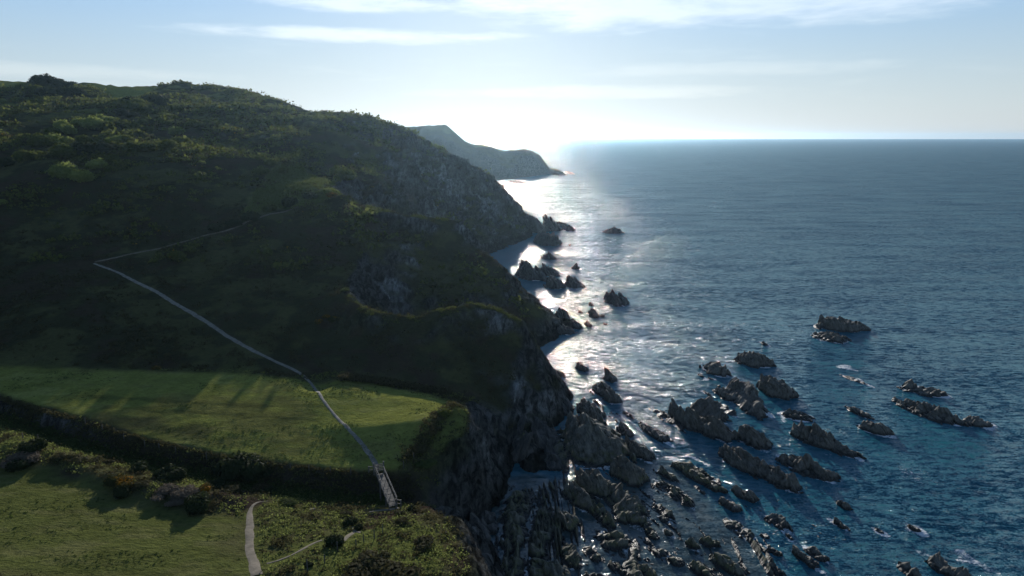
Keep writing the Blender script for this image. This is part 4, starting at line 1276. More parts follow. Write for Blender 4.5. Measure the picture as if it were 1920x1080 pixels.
    gf = math_(t, "ADD", gf, math_(t, "MULTIPLY", math_(t, "POWER", math_(t, "MULTIPLY", tail2, 1.85), 4.0), 0.7))
    calm = math_(t, "MULTIPLY", calm, math_(t, "MULTIPLY", math_(t, "ADD", 0.30, gf), 0.9))
    sc_ = t.nodes.new("ShaderNodeVectorMath"); sc_.operation = "SCALE"
    L(sl, sc_.inputs[0]); L(calm, sc_.inputs["Scale"])
    nv = t.nodes.new("ShaderNodeVectorMath"); nv.operation = "NORMALIZE"
    L(vadd(sc_.outputs[0], (0, 0, 1)), nv.inputs[0])
    L(nv.outputs[0], b.inputs["Normal"])
    deep = mixc(t, noise_node(t, 0.02, 4, 0.6, vec=pos), (0.014, 0.092, 0.126), (0.021, 0.125, 0.168))
    gr = noise_node(t, 0.5, 5, 0.6, vec=pos)
    shal = mixc(t, sstep(t, gr, 0.4, 0.65), (0.035, 0.055, 0.055), (0.085, 0.092, 0.075))
    col = mixc(t, math_(t, "MULTIPLY", sa.outputs["Fac"], 0.85), deep, shal)
    f1 = noise_node(t, 1.1, 6, 0.7, vec=pos, distort=1.2)
    fm = sstep(t, math_(t, "ADD", fa.outputs["Fac"], math_(t, "MULTIPLY", math_(t, "SUBTRACT", f1, 0.5), 1.7)), 0.46, 0.85)
    # scattered flecks of white water far from the rocks
    col = mixc(t, fm, col, (0.62, 0.64, 0.64))
    L(col, b.inputs["Base Color"])
    b.inputs["Specular IOR Level"].default_value = 0.0
    b.inputs["Roughness"].default_value = 0.9
    # the surface mirror: Fresnel, limited as on a wind-roughened sea where waves hide each other at grazing angles
    gl = t.nodes.new("ShaderNodeBsdfGlossy")
    L(math_(t, "ADD", 0.07, math_(t, "MULTIPLY", fm, 0.6)), gl.inputs["Roughness"])
    L(nv.outputs[0], gl.inputs["Normal"])
    fr = t.nodes.new("ShaderNodeFresnel"); fr.inputs["IOR"].default_value = 1.333
    L(nv.outputs[0], fr.inputs["Normal"])
    fac = math_(t, "MULTIPLY", math_(t, "MINIMUM", fr.outputs[0], 0.18), math_(t, "SUBTRACT", 1.0, math_(t, "MULTIPLY", fm, 0.8)))
    mx = t.nodes.new("ShaderNodeMixShader")
    L(fac, mx.inputs[0]); L(b.outputs[0], mx.inputs[1]); L(gl.outputs[0], mx.inputs[2])
    L(mx.outputs[0], t.nodes["Material Output"].inputs[0])
    me.materials.append(m)
    link("sea", me, kind="structure")


make_sea()

# ------------------------------------------------------------------ sea haze
def make_haze():
    x0, x1, y0, y1, z0, z1 = -14200, 14200, -14200, 14200, -20, 106
    V = [(x, y, z) for z in (z0, z1) for y in (y0, y1) for x in (x0, x1)]
    F = [(0, 2, 3, 1), (4, 5, 7, 6), (0, 1, 5, 4), (2, 6, 7, 3), (0, 4, 6, 2), (1, 3, 7, 5)]
    m = bpy.data.materials.new("haze_air"); m.use_nodes = True
    t = m.node_tree; t.nodes.clear()
    o = t.nodes.new("ShaderNodeOutputMaterial"); v = t.nodes.new("ShaderNodeVolumePrincipled")
    v.inputs["Color"].default_value = (0.50, 0.77, 1.0, 1)
    v.inputs["Density"].default_value = 0.000042
    v.inputs["Anisotropy"].default_value = 0.75
    t.links.new(v.outputs[0], o.inputs["Volume"])
    me = mesh_np("haze", V, F, m)
    link("haze", me, kind="stuff")


make_haze()

# ------------------------------------------------------------------ bushes and trees
def lumpy_crown(seed, n_quads, leaf, lobes=8, flat=0.75, core=True, spread=0.55):
    """leaf-sized faces spread through a few overlapping lobes (unit radius), with a twiggy core"""
    g = np.random.default_rng(seed)
    c = g.normal(size=(lobes, 3)); c /= np.linalg.norm(c, axis=1)[:, None]
    c *= g.uniform(0.25, spread, lobes)[:, None]
    c[:, 2] = np.abs(c[:, 2]) * flat
    r = g.uniform(0.32, 0.55, lobes)
    k = g.integers(0, lobes, n_quads)
    d = g.normal(size=(n_quads, 3)); d /= np.linalg.norm(d, axis=1)[:, None]
    P = c[k] + d * (r[k] * g.uniform(0.72, 1.06, n_quads))[:, None]
    P[:, 2] = P[:, 2] * flat + 0.35
    keep = P[:, 2] > 0.0
    P = P[keep]; d = d[keep]; n = len(P)
    nn = d + g.normal(size=(n, 3)) * 0.6; nn /= np.linalg.norm(nn, axis=1)[:, None]
    a = np.cross(nn, g.normal(size=(n, 3))); a /= np.linalg.norm(a, axis=1)[:, None] + 1e-9
    b = np.cross(nn, a)
    s = leaf * g.uniform(0.6, 1.3, n)[:, None]; q = g.uniform(0.5, 1.0, n)[:, None]
    V = np.stack([P - a * s - b * s * q, P + a * s * 0.8 - b * s * q * 0.5, P + a * s + b * s * q, P - a * s * 0.6 + b * s * q * 0.9], 1).reshape(-1, 3)
    F = np.arange(4 * n).reshape(-1, 4)
    if core:
        cv, cf = [], []
        th = np.linspace(0, 2 * np.pi, 9)[:-1]
        for i in range(lobes):
            base = len(cv)
            for zz, rr in ((-0.8, 0.6), (0.0, 1.0), (0.8, 0.6)):
                for t in th:
                    cv.append((c[i, 0] + r[i] * .78 * rr * math.cos(t), c[i, 1] + r[i] * .78 * rr * math.sin(t), max(0.02, (c[i, 2] + r[i] * .78 * zz) * flat + 0.35)))
            for lay in (0, 1):
                for j in range(8):
                    cf.append((base + lay * 8 + j, base + lay * 8 + (j + 1) % 8, base + lay * 8 + 8 + (j + 1) % 8, base + lay * 8 + 8 + j))
            for j in (0, 2, 4):
                cf.append((base + 16 + j, base + 16 + j + 1, base + 16 + (j + 2) % 8, base + 16 + (j + 7) % 8))
        F = np.concatenate([F, np.array(cf) + len(V)]); V = np.concatenate([V, np.array(cv)])
    return V, F


def trunk_mesh(name, seed):
    g = random.Random(seed)
    V, F = [], []
    def limb(p, q, r0, r1):
        p = Vector(p); q = Vector(q); ax = (q - p).normalized()
        a = ax.orthogonal().normalized(); b = ax.cross(a); base = len(V)
        for (c, r) in ((p, r0), ((p + q) / 2 + a * 0.02, (r0 + r1) / 2), (q, r1)):
            for j in range(6):
                t = j * math.pi / 3
                V.append(tuple(c + a * r * math.cos(t) + b * r * math.sin(t)))
        for lay in (0, 1):
            for j in range(6):
                F.append((base + lay * 6 + j, base + lay * 6 + (j + 1) % 6, base + lay * 6 + 6 + (j + 1) % 6, base + lay * 6 + 6 + j))
    limb((0, 0, -0.25), (0.03, 0.02, 0.35), 0.07, 0.05)
    for k in range(5):
        t = k * 1.26 + g.random()
        limb((0.03, 0.02, 0.22 + 0.03 * k), (0.42 * math.cos(t), 0.42 * math.sin(t), 0.55 + 0.1 * g.random()), 0.035, 0.012)
    return mesh_np(name, V, F, M_BARK, True)


CROWNS = {}
for kind, mat, nq, leaf, var in (("hawthorn", M_LEAF[0], 1150, 0.070, 4), ("willow", M_LEAF[1], 1200, 0.066, 4), ("dark", M_LEAF[2], 1150, 0.072, 2),
                                 ("gorse", M_GORSE, 1300, 0.050, 2), ("gorsef", M_GORSEB, 1300, 0.050, 1), ("bramble", M_DEAD, 1100, 0.055, 2), ("heather", M_SCRUB, 900, 0.055, 3), ("green", M_SCRUBG, 900, 0.060, 2)):
    CROWNS[kind] = []
    for i in range(var):
        low = kind in ("bramble", "heather", "green")
        V_, F_ = lumpy_crown(hash(kind) % 1 + 100 + len(kind) * 17 + i * 5, nq, leaf, lobes=9 if not low else 11, flat=0.8 if not low else 0.5, spread=0.6 if not low else 0.75)
        CROWNS[kind].append(mesh_np("crown", V_, F_, mat))
TRUNKS = [trunk_mesh("trunk", s) for s in (1, 2, 3)]
rb = random.Random(11)


def bush(u, v, px, kind, name, label, cat, group=None, zs=1.0, sink=0.10):
    """a bush whose foot stands where pixel (u, v + px/2) meets the ground; px = crown width in photo pixels"""
    p = hit(u, v + px * 0.32)
    if p is None: return
    d = math.hypot(p[0], p[1])
    r = px * d / FOC / 2 * 1.25
    o = thing(name, label, cat, (p[0], p[1], float(gz(p[0], p[1])[0]) - sink * r), rb.uniform(0, 6.28), group)
    sc = (r * rb.uniform(0.9, 1.15), r * rb.uniform(0.9, 1.15), r * rb.uniform(0.85, 1.1) * zs)
    c = link("crown", rb.choice(CROWNS[kind]), o); c.scale = sc
    t = link("trunk", rb.choice(TRUNKS), o); t.scale = sc
    return o


# (x, y, width) in photo pixels, kind, name, label
B = [
    (80, 155, 44, "dark", "scrub_tree", "dark scrubby tree breaking the skyline, left of the bright pasture dip", "tree"),
    (100, 153, 36, "dark", "scrub_tree", "low dark tree on the skyline knoll, right of the highest clump", "tree"),
    (128, 158, 28, "dark", "scrub_tree", "small twiggy tree at the right end of the skyline knoll", "tree"),
    (66, 166, 34, "hawthorn", "hawthorn_bush", "hawthorn on the left flank of the skyline knoll", "bush"),
    (104, 172, 40, "dark", "hawthorn_bush", "dark hawthorn just under the skyline knoll", "bush"),
    (142, 172, 30, "dark", "hawthorn_bush", "dark hawthorn on the right flank of the skyline knoll", "bush"),
    (243, 187, 20, "dark", "hawthorn_bush", "small dark bush at the lower edge of the bright pasture", "bush"),
    (262, 190, 34, "hawthorn", "hawthorn_bush", "yellowish hawthorn below the right edge of the bright pasture", "bush"),
    (290, 184, 42, "dark", "hawthorn_bush", "long dark hawthorn under the right-hand skyline mound", "bush"),
    (258, 203, 34, "hawthorn", "hawthorn_bush", "rounded hawthorn below the yellowish one under the pasture", "bush"),
    (232, 212, 22, "dark", "hawthorn_bush", "small round dark bush under the pasture, left of two", "bush"),
    (247, 214, 22, "dark", "hawthorn_bush", "small round dark bush under the pasture, right of two", "bush"),
    (196, 224, 36, "willow", "willow_tree", "sunlit willow, topmost of the pale group on the upper left slope", "tree"),
    (172, 230, 32, "willow", "willow_tree", "pale willow left below the topmost sunlit one", "tree"),
    (200, 240, 28, "hawthorn", "hawthorn_bush", "hawthorn tucked under the topmost sunlit willow", "bush"),
    (150, 229, 26, "willow", "willow_tree", "small pale willow near the bare brown bank, upper left", "tree"),
    (116, 236, 30, "willow", "willow_tree", "pale willow at the left start of the sunlit row", "tree"),
    (100, 246, 26, "hawthorn", "hawthorn_bush", "hawthorn in front of the left start of the sunlit row", "bush"),
    (130, 243, 28, "willow", "willow_tree", "pale willow second in the sunlit row", "tree"),
    (76, 266, 30, "hawthorn", "hawthorn_bush", "hawthorn at the left of the middle row of pale trees", "bush"),
    (98, 262, 34, "willow", "willow_tree", "wide pale willow at the middle row, left part", "tree"),
    (125, 262, 28, "willow", "willow_tree", "wide pale willow at the middle row, right part", "tree"),
    (158, 262, 26, "hawthorn", "hawthorn_bush", "hawthorn between the middle row and the dark tree", "bush"),
    (180, 272, 52, "dark", "dark_tree", "big dark round tree in the middle of the pale group", "tree"),
    (216, 262, 30, "willow", "willow_tree", "pale willow right of the big dark tree", "tree"),
    (118, 282, 42, "hawthorn", "hawthorn_bush", "broad hawthorn left below the big dark tree", "bush"),
    (42, 290, 34, "hawthorn", "hawthorn_bush", "roundish hawthorn far left on the wooded slope", "bush"),
    (70, 288, 26, "hawthorn", "hawthorn_bush", "hawthorn next right of the far left one", "bush"),
    (8, 303, 26, "dark", "hawthorn_bush", "dark bush cut by the left edge of the picture, upper slope", "bush"),
    (127, 318, 46, "willow", "willow_tree", "tall leafy tree with the palest crown on the left slope", "tree"),
    (158, 330, 34, "willow", "willow_tree", "low pale tree at the right foot of the palest tall one", "tree"),
    (182, 308, 24, "willow", "willow_tree", "small pale tree under the big dark tree", "tree"),
    (207, 296, 26, "hawthorn", "hawthorn_bush", "hawthorn right below the big dark tree", "bush"),
    (210, 315, 24, "hawthorn", "hawthorn_bush", "hawthorn below and right of the small pale tree", "bush"),
    (246, 274, 34, "hawthorn", "hawthorn_bush", "bright-rimmed hawthorn in the centre of the upper slope", "bush"),
    (282, 274, 30, "hawthorn", "hawthorn_bush", "bright-rimmed hawthorn right of the central one", "bush"),
    (316, 270, 32, "hawthorn", "hawthorn_bush", "wide hawthorn below the round one on the upper slope", "bush"),
    (265, 254, 24, "dark", "hawthorn_bush", "dark bush above the bright-rimmed central hawthorn", "bush"),
    (332, 244, 28, "willow", "willow_tree", "neat round pale bush alone on the upper middle slope", "tree"),
    (364, 231, 22, "hawthorn", "hawthorn_bush", "small bush right above the neat round pale one", "bush"),
    (266, 228, 18, "hawthorn", "hawthorn_bush", "tiny bush left above the neat round pale one", "bush"),
    (306, 192, 26, "dark", "hawthorn_bush", "dark bush at the left foot of the skyline mound", "bush"),
    (232, 260, 26, "hawthorn", "hawthorn_bush", "hawthorn between the big dark tree and the bright-rimmed pair", "bush"),
    (340, 262, 26, "hawthorn", "hawthorn_bush", "hawthorn under the neat round pale bush", "bush"),
    (506, 303, 22, "hawthorn", "hawthorn_bush", "hawthorn at the top of the sunlit bracken triangle", "bush"),
    (490, 319, 26, "hawthorn", "hawthorn_bush", "hawthorn at the left edge of the bracken triangle", "bush"),
    (529, 319, 20, "hawthorn", "hawthorn_bush", "little round bush inside the bracken triangle", "bush"),
    (507, 388, 26, "hawthorn", "hawthorn_bush", "lone round bush beside the upper path at the bracken foot", "bush"),
    (649, 325, 38, "hawthorn", "hawthorn_bush", "large rounded bush on the shoulder above the path bend", "bush"),
    (632, 316, 24, "hawthorn", "hawthorn_bush", "smaller bush touching the left of the large shoulder bush", "bush"),
    (336, 476, 30, "hawthorn", "hawthorn_bush", "lone round bush with a lit rim on the dark slope", "bush"),
    (6, 378, 18, "willow", "hawthorn_bush", "small lit bush at the left edge of the dark slope", "bush"),
    (425, 448, 14, "hawthorn", "hawthorn_bush", "small bush below the middle of the upper path", "bush"),
    (405, 424, 28, "dark", "hawthorn_bush", "added shadow-casting dark bush on the ridge line, lowest along the upper path", "bush"),  # ridge line bushes are added, to scallop the shadow edge on the field
    (438, 416, 24, "dark", "hawthorn_bush", "added shadow-casting dark bush on the ridge line, second up the upper path", "bush"),
    (470, 404, 30, "dark", "hawthorn_bush", "added shadow-casting dark bush on the ridge line left of the lone round bush", "bush"),
    (545, 378, 28, "dark", "hawthorn_bush", "added shadow-casting dark bush on the ridge line right of the lone round bush", "bush"),
    (583, 366, 24, "dark", "hawthorn_bush", "added shadow-casting dark bush on the ridge line nearer the path crest", "bush"),
    (540, 388, 16, "green", "green_shrub", "low green shrub on the upper path bank right of the lone bush", "shrub"),
    (600, 360, 16, "green", "green_shrub", "low green shrub near the top end of the upper path", "shrub"),
    (623, 364, 20, "gorsef", "gorse_bush", "orange-flowered gorse at the crest where the upper path ends", "gorse"),
    (648, 368, 18, "gorse", "gorse_bush", "gorse right of the orange one at the crest", "gorse"),
    (676, 374, 18, "heather", "heather_clump", "brown clump on the crest right of the gorse", "shrub"),
    (647, 545, 18, "green", "green_shrub", "bright green shrub on the left peak of the knoll", "shrub"),
    (612, 593, 14, "gorsef", "gorse_bush", "yellow gorse left of the knoll, upper of two", "gorse"),
    (598, 602, 16, "gorsef", "gorse_bush", "yellow gorse left of the knoll, lower of two", "gorse"),
    (625, 598, 20, "gorse", "gorse_bush", "dark gorse beside the two yellow ones left of the knoll", "gorse"),
    (311, 662, 16, "heather", "heather_clump", "pale straw clump on the dark slope above the field", "shrub"),
    (293, 688, 14, "gorsef", "gorse_bush", "small yellow gorse at the foot of the dark slope", "gorse"),
    (456, 872, 78, "dark", "thorn_thicket", "large dark thicket standing in the gully bank", "bush"),
    (420, 873, 34, "dark", "thorn_thicket", "dark bush left of the large gully thicket", "bush"),
    (497, 878, 32, "dark", "thorn_thicket", "dark bush right of the large gully thicket", "bush"),
    (95, 803, 26, "green", "green_shrub", "vivid green shrub in the gully, upper left", "shrub"),
    (125, 824, 30, "green", "green_shrub", "vivid green shrub in the gully below the upper left one", "shrub"),
    (150, 830, 26, "green", "green_shrub", "vivid green shrub in the gully, third along", "shrub"),
    (62, 832, 42, "dark", "heather_clump", "dark green bush on the rough strip above the near field", "bush"),
    (45, 853, 48, "bramble", "bleached_bramble", "pinkish bleached bramble heap at the left with dark hollow below", "bramble"),
    (40, 866, 34, "dark", "thorn_thicket", "black-looking bush in the hollow under the left bramble heap", "bush"),
    (115, 850, 34, "heather", "heather_clump", "brown clump right of the left bramble heap", "shrub"),
    (145, 855, 30, "heather", "heather_clump", "brown clump second right of the left bramble heap", "shrub"),
    (176, 858, 28, "heather", "heather_clump", "dark clump in the middle of the rough strip", "shrub"),
    (204, 862, 20, "heather", "heather_clump", "small dark clump right of the one in the middle of the strip", "shrub"),
    (258, 873, 32, "dark", "heather_clump", "dark bush above the orange gorse, by the lit grass", "bush"),
    (318, 884, 46, "dark", "heather_clump", "long dark bush above the bleached hollow", "bush"),
    (237, 903, 34, "gorsef", "gorse_bush", "big orange-flowered gorse on the edge of the near field", "gorse"),
    (216, 897, 30, "gorse", "gorse_bush", "gorse left of the big orange one on the field edge", "gorse"),
    (232, 918, 30, "dark", "thorn_thicket", "dark bush in the shade of the big orange gorse", "bush"),
    (262, 902, 26, "heather", "heather_clump", "brown clump right of the big orange gorse", "shrub"),
    (310, 912, 44, "bramble", "bleached_bramble", "bleached bramble ring in the middle, left part", "bramble"),
    (345, 914, 44, "bramble", "bleached_bramble", "bleached bramble ring in the middle, right part", "bramble"),
    (330, 930, 38, "bramble", "bleached_bramble", "bleached bramble ring in the middle, front part", "bramble"),
    (382, 912, 26, "gorsef", "gorse_bush", "orange-tinged gorse right of the bleached bramble ring", "gorse"),
    (405, 903, 34, "dark", "heather_clump", "dark bush beyond the orange-tinged gorse", "bush"),
    (375, 938, 50, "dark", "thorn_thicket", "wide dark bush below the bleached bramble ring", "bush"),
    (432, 912, 30, "heather", "heather_clump", "brown clump between the ring and the path bend", "shrub"),
    (485, 908, 40, "heather", "heather_clump", "brown clump above the path bend", "shrub"),
    (505, 915, 26, "dark", "heather_clump", "dark clump right above the path bend", "shrub"),
    (540, 935, 30, "green", "green_shrub", "green clump right of the path bend", "shrub"),
    (658, 974, 30, "dark", "thorn_thicket", "black round bush where the small side path forks", "bush"),
    (673, 986, 18, "dark", "thorn_thicket", "small dark bush just below the round black one", "bush"),
    (628, 1011, 36, "dark", "thorn_thicket", "dark bush between the two pieces of the side path", "bush"),
    (650, 958, 24, "heather", "heather_clump", "brown clump left of the near bridge end", "shrub"),
    (748, 958, 22, "heather", "heather_clump", "brown clump by the near end of the bridge", "shrub"),
    (756, 972, 34, "heather", "heather_clump", "wide brown clump on the bank right of the bridge end", "shrub"),
    (772, 950, 18, "dark", "heather_clump", "small dark clump on the bank rim right of the bridge", "shrub"),
    (700, 1040, 80, "heather", "heather_clump", "large brown heather patch on the near bank, upper part", "shrub"),
    (660, 1062, 84, "heather", "heather_clump", "large brown heather patch at the bottom edge, left", "shrub"),
    (745, 1064, 84, "heather", "heather_clump", "large brown heather patch at the bottom edge, right", "shrub"),
    (800, 1010, 54, "heather", "heather_clump", "purplish clump near the cliff rim of the near bank", "shrub"),
    (578, 1055, 18, "dark", "heather_clump", "spiky dark clump beside the lowest fence post", "shrub"),
    (790, 835, 34, "heather", "heather_clump", "brown clump on the bank between field and grassy spur", "shrub"),
    (815, 800, 34, "heather", "heather_clump", "brown clump higher on the bank between field and spur", "shrub"),
    (835, 768, 30, "hawthorn", "hawthorn_bush", "bush at the top corner of the grassy spur", "bush"),
    (800, 862, 34, "green", "green_shrub", "green clump on the lower end of the grassy spur", "shrub"),
]
for (u, v, px, kind, name, label, cat) in B:
    bush(u, v, px, kind, name, label, cat, zs=1.15 if "ridge line" in label else (1.0 if kind not in ("heather", "bramble", "green") else 0.8))


# ------------------------------------------------------------------ scrub, bracken and long grass nobody could count
def scatter(name, P, size, mat, quads, leaf, flat, seed):
    """joined little clumps of leaf faces at the points P"""
    g = np.random.default_rng(seed)
    n = len(P)
    off = g.normal(size=(n, quads, 3)) * np.array([0.42, 0.42, 0.30]); off[..., 2] = np.abs(off[..., 2]) * flat + 0.05
    C = P[:, None, :] + off * size[:, None, None]
    nn = g.normal(size=(n, quads, 3)) + off * 2.0; nn /= np.linalg.norm(nn, axis=-1, keepdims=True)
    a = np.cross(nn, g.normal(size=(n, quads, 3))); a /= np.linalg.norm(a, axis=-1, keepdims=True) + 1e-9
    b = np.cross(nn, a)
    s = (size[:, None, None] * leaf) * g.uniform(0.6, 1.3, (n, quads, 1))
    V = np.stack([C - a * s, C - b * s * 0.7 + a * s * 0.2, C + a * s, C + b * s * 0.9], 2).reshape(-1, 3)
    F = np.arange(len(V)).reshape(-1, 4)
    me = mesh_np(name, V, F, mat)
    return link(name, me, kind="stuff")


def candidates(n, x0, x1, y0, y1, seed):
    g = np.random.default_rng(seed)
    x = g.uniform(x0, x1, n); y = g.uniform(y0, y1, n)
    z = gz(x, y)
    rk = samp(rockm, x, y); inf = samp(fm, x, y); inl = samp(lm, x, y)
    # keep what a lens anywhere near the camera could see
    vis = (np.abs(x) < y * 0.83 + 8) & (z > 1.5)
    return g, x, y, z, rk, inf, inl, vis


g, x, y, z, rk, inf, inl, vis = candidates(110000, -400, 10, 185, 600, 31)
dn = fbm(x / 16, y / 16, octaves=4, seed=601)
dens = smooth(dn, -0.25, 0.25) * (0.35 + 0.65 * smooth(z, 40, 60))
PATH2 = w_at([(178, 492), (240, 478), (300, 466), (360, 449), (420, 434), (470, 414), (505, 402), (530, 398), (560, 386), (600, 370), (632, 356)])
ok = vis & (rk < 0.5) & (g.random(len(x)) < dens * 0.62) & ~((samp(tm, x, y) > 0.4)) & (line_dist(x, y, PATH2) > 2.6)
P = np.stack([x, y, z], 1)[ok]; dn = dn[ok]
sz = (0.9 + 2.2 * g.random(len(P)) ** 2.0) * (1 + 0.4 * smooth(P[:, 1], 280, 450)) * (0.8 + 0.5 * smooth(dn, 0, 0.4))
sel = g.random(len(P))
scatter("hillside_scrub", P[sel < 0.55], sz[sel < 0.55], M_HILL, 26, 0.20, 0.9, 1)
scatter("hillside_bracken", P[(sel >= 0.55) & (sel < 0.85)], sz[(sel >= 0.55) & (sel < 0.85)] * 0.8, M_SCRUB, 24, 0.20, 0.8, 2)
scatter("hillside_gorse", P[sel >= 0.85], sz[sel >= 0.85] * 0.9, M_GORSE, 24, 0.18, 0.8, 3)
print("hill clumps", len(P))
# bracken slope above the second path, its sunlight put into a lighter frond colour
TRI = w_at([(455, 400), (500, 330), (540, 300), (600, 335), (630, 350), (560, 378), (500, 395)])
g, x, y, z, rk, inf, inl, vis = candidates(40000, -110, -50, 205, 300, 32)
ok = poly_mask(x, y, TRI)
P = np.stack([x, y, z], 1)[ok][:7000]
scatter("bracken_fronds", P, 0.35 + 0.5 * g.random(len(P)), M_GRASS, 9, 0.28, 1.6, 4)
# lower dark slopes
g, x, y, z, rk, inf, inl, vis = candidates(26000, -170, 6, 122, 235, 33)
dn = fbm(x / 9, y / 9, octaves=3, seed=603)
path_d = line_dist(x, y, w_at([(176, 494), (250, 526), (330, 570), (400, 612), (480, 660), (545, 690), (590, 728), (603, 746), (650, 800), (695, 855), (708, 878)]))
ok = vis & (rk < 0.6) & (inf < 0.05) & (g.random(len(x)) < 0.10 + 0.4 * smooth(dn, -0.05, 0.35)) & (path_d > 2.2) & (line_dist(x, y, PATH2) > 2.2)
P = np.stack([x, y, z], 1)[ok]
scatter("slope_scrub", P, 0.35 + 0.9 * g.random(len(P)) ** 2, M_SCRUB, 18, 0.22, 0.9, 5)
# near rough ground
g, x, y, z, rk, inf, inl, vis = candidates(90000, -95, 12, 58, 128, 34)
dn = fbm(x / 4.5, y / 4.5, octaves=4, seed=604)
tracks = [w_at(q) for q in ([(503, 940), (483, 942), (470, 955), (468, 975), (468, 1000), (469, 1030), (474, 1050), (480, 1079)], [(500, 1057), (530, 1048), (560, 1034), (585, 1020), (604, 1013)],
                            [(644, 1014), (655, 1003), (667, 997), (676, 999)], [(735, 955), (712, 957), (692, 960)], [(464, 1030), (456, 1055), (448, 1079)])]
td = np.min([line_dist(x, y, q) for q in tracks], axis=0)
off_f = vis & (inf < 0.25) & (inl < 0.3) & (rk < 0.6) & (td > 0.9) & (line_dist(x, y, [Z(712, 880, 12), Z(737, 950, 11)]) > 1.6)
r1 = g.random(len(x))
P0 = np.stack([x, y, z], 1)
ok = off_f & (r1 < 0.22 * smooth(dn, -0.1, 0.3) + 0.02)
P = P0[ok]; scatter("rough_heather", P, 0.25 + 0.6 * g.random(len(P)) ** 2, M_SCRUB, 14, 0.20, 0.8, 6)
ok = off_f & (r1 > 0.3) & (r1 < 0.3 + 0.35 * smooth(-dn, -0.3, 0.2))
P = P0[ok]; scatter("rough_grass", P, 0.22 + 0.3 * g.random(len(P)), M_GRASS, 8, 0.26, 1.3, 7)
gl = line_dist(x, y, [((a[0] * 0.7 + b[0] * 0.3), (a[1] * 0.7 + b[1] * 0.3)) for a, b in zip(gul_bot[2:12], gul_near[2:12])])
ok = (gl < 1.8) & (r1 < 0.75) & (x > -110)
P = P0[ok]; scatter("gully_greenery", P, 0.3 + 0.5 * g.random(len(P)), M_SCRUBG, 14, 0.22, 0.9, 8)
gf = line_dist(x, y, [((a[0] * 0.35 + b[0] * 0.65), (a[1] * 0.35 + b[1] * 0.65)) for a, b in zip(gul_bot[2:12], gul_far[2:12])])
ok = (gf < 1.5) & (r1 < 0.8)
P = P0[ok]; scatter("gully_bank_scrub", P, 0.25 + 0.4 * g.random(len(P)), M_SCRUB, 14, 0.22, 0.9, 9)
ok = ((inf > 0.5) | (inl > 0.5)) & (r1 < 0.28 * smooth(fbm(x / 7, y / 4, octaves=4, seed=605), 0.0, 0.45))
P = P0[ok]; scatter("field_tussocks", P, 0.14 + 0.20 * g.random(len(P)) ** 2, M_SCRUBG, 5, 0.34, 0.6, 10)


def along(pl, n, spread, seed):
    g_ = np.random.default_rng(seed)
    pl = np.array([p[:2] for p in pl]); sg = np.hypot(*np.diff(pl, axis=0).T); cs = np.concatenate([[0], np.cumsum(sg)])
    q = g_.uniform(0, cs[-1], n)
    xx = np.interp(q, cs, pl[:, 0]) + g_.normal(size=n) * spread * 0.6; yy = np.interp(q, cs, pl[:, 1]) + g_.normal(size=n) * spread
    return np.stack([xx, yy, gz(xx, yy)], 1), g_


# long grass on the crests, where the low sun shines through it
P1, g_ = along(D[:11], 2600, 1.5, 51)
P1 = P1[fbm(P1[:, 0] / 3, P1[:, 1] / 3, octaves=3, seed=61) > 0.02]
scatter("crest_grass", P1, 0.25 + 0.4 * g_.random(len(P1)), M_HILL, 8, 0.22, 1.4, 52)
P1, g_ = along(E[:6], 2600, 2.0, 53)
P1 = P1[fbm(P1[:, 0] / 4, P1[:, 1] / 4, octaves=3, seed=62) > 0.05]
scatter("crest_grass", P1, 0.3 + 0.5 * g_.random(len(P1)), M_HILL, 8, 0.24, 1.3, 54)
P1, g_ = along([K(560, 384, 235), K(600, 368, 241), K(630, 353, 247)], 1500, 2.4, 59)
scatter("crest_grass", P1, 0.4 + 0.6 * g_.random(len(P1)), M_GRASS, 8, 0.26, 1.5, 60)
P1, g_ = along([K(640, 712, 124), K(680, 713, 125), K(720, 719, 125.5), K(760, 728, 126), K(800, 736, 126), K(835, 742, 126)], 1500, 0.45, 55)
scatter("field_bank_scrub", P1 + np.array([0, 0, 0.35]), 0.45 + 0.5 * g_.random(len(P1)), M_SCRUB, 14, 0.22, 1.0, 56)
P1, g_ = along([Z(760, 872, 12.0), Z(790, 830, 13.4), Z(822, 785, 14.8), Z(845, 757, 15.4), Z(876, 757, 15.0)], 240, 1.3, 57)
scatter("spur_bank_scrub", P1, 0.4 + 0.5 * g_.random(len(P1)), M_SCRUB, 14, 0.22, 1.0, 58)


# ------------------------------------------------------------------ footbridge
def box_mesh(name, sx, sy, sz, mat, jitter=0.0, seed=0):
    g = random.Random(seed)
    V = []
    b = min(sx, sy, sz) * 0.08
    for z in (-sz / 2, sz / 2):
        for (x, y) in ((-sx / 2, -sy / 2), (sx / 2, -sy / 2), (sx / 2, sy / 2), (-sx / 2, sy / 2)):
            V.append((x + g.uniform(-jitter, jitter), y + g.uniform(-jitter, jitter), z))
    F = [(0, 3, 2, 1), (4, 5, 6, 7), (0, 1, 5, 4), (1, 2, 6, 5), (2, 3, 7, 6), (3, 0, 4, 7)]
    return mesh_np(name, V, F, mat)


def beam(name, p, q, w, h, mat, parent):
    p = Vector(p); q = Vector(q)
    d = q - p
    me = box_mesh(name, w, d.length, h, mat)
    o = link(name, me, parent, (p + q) / 2)
    o.rotation_mode = "QUATERNION"
    o.rotation_quaternion = d.to_track_quat("Y", "Z")
    return o


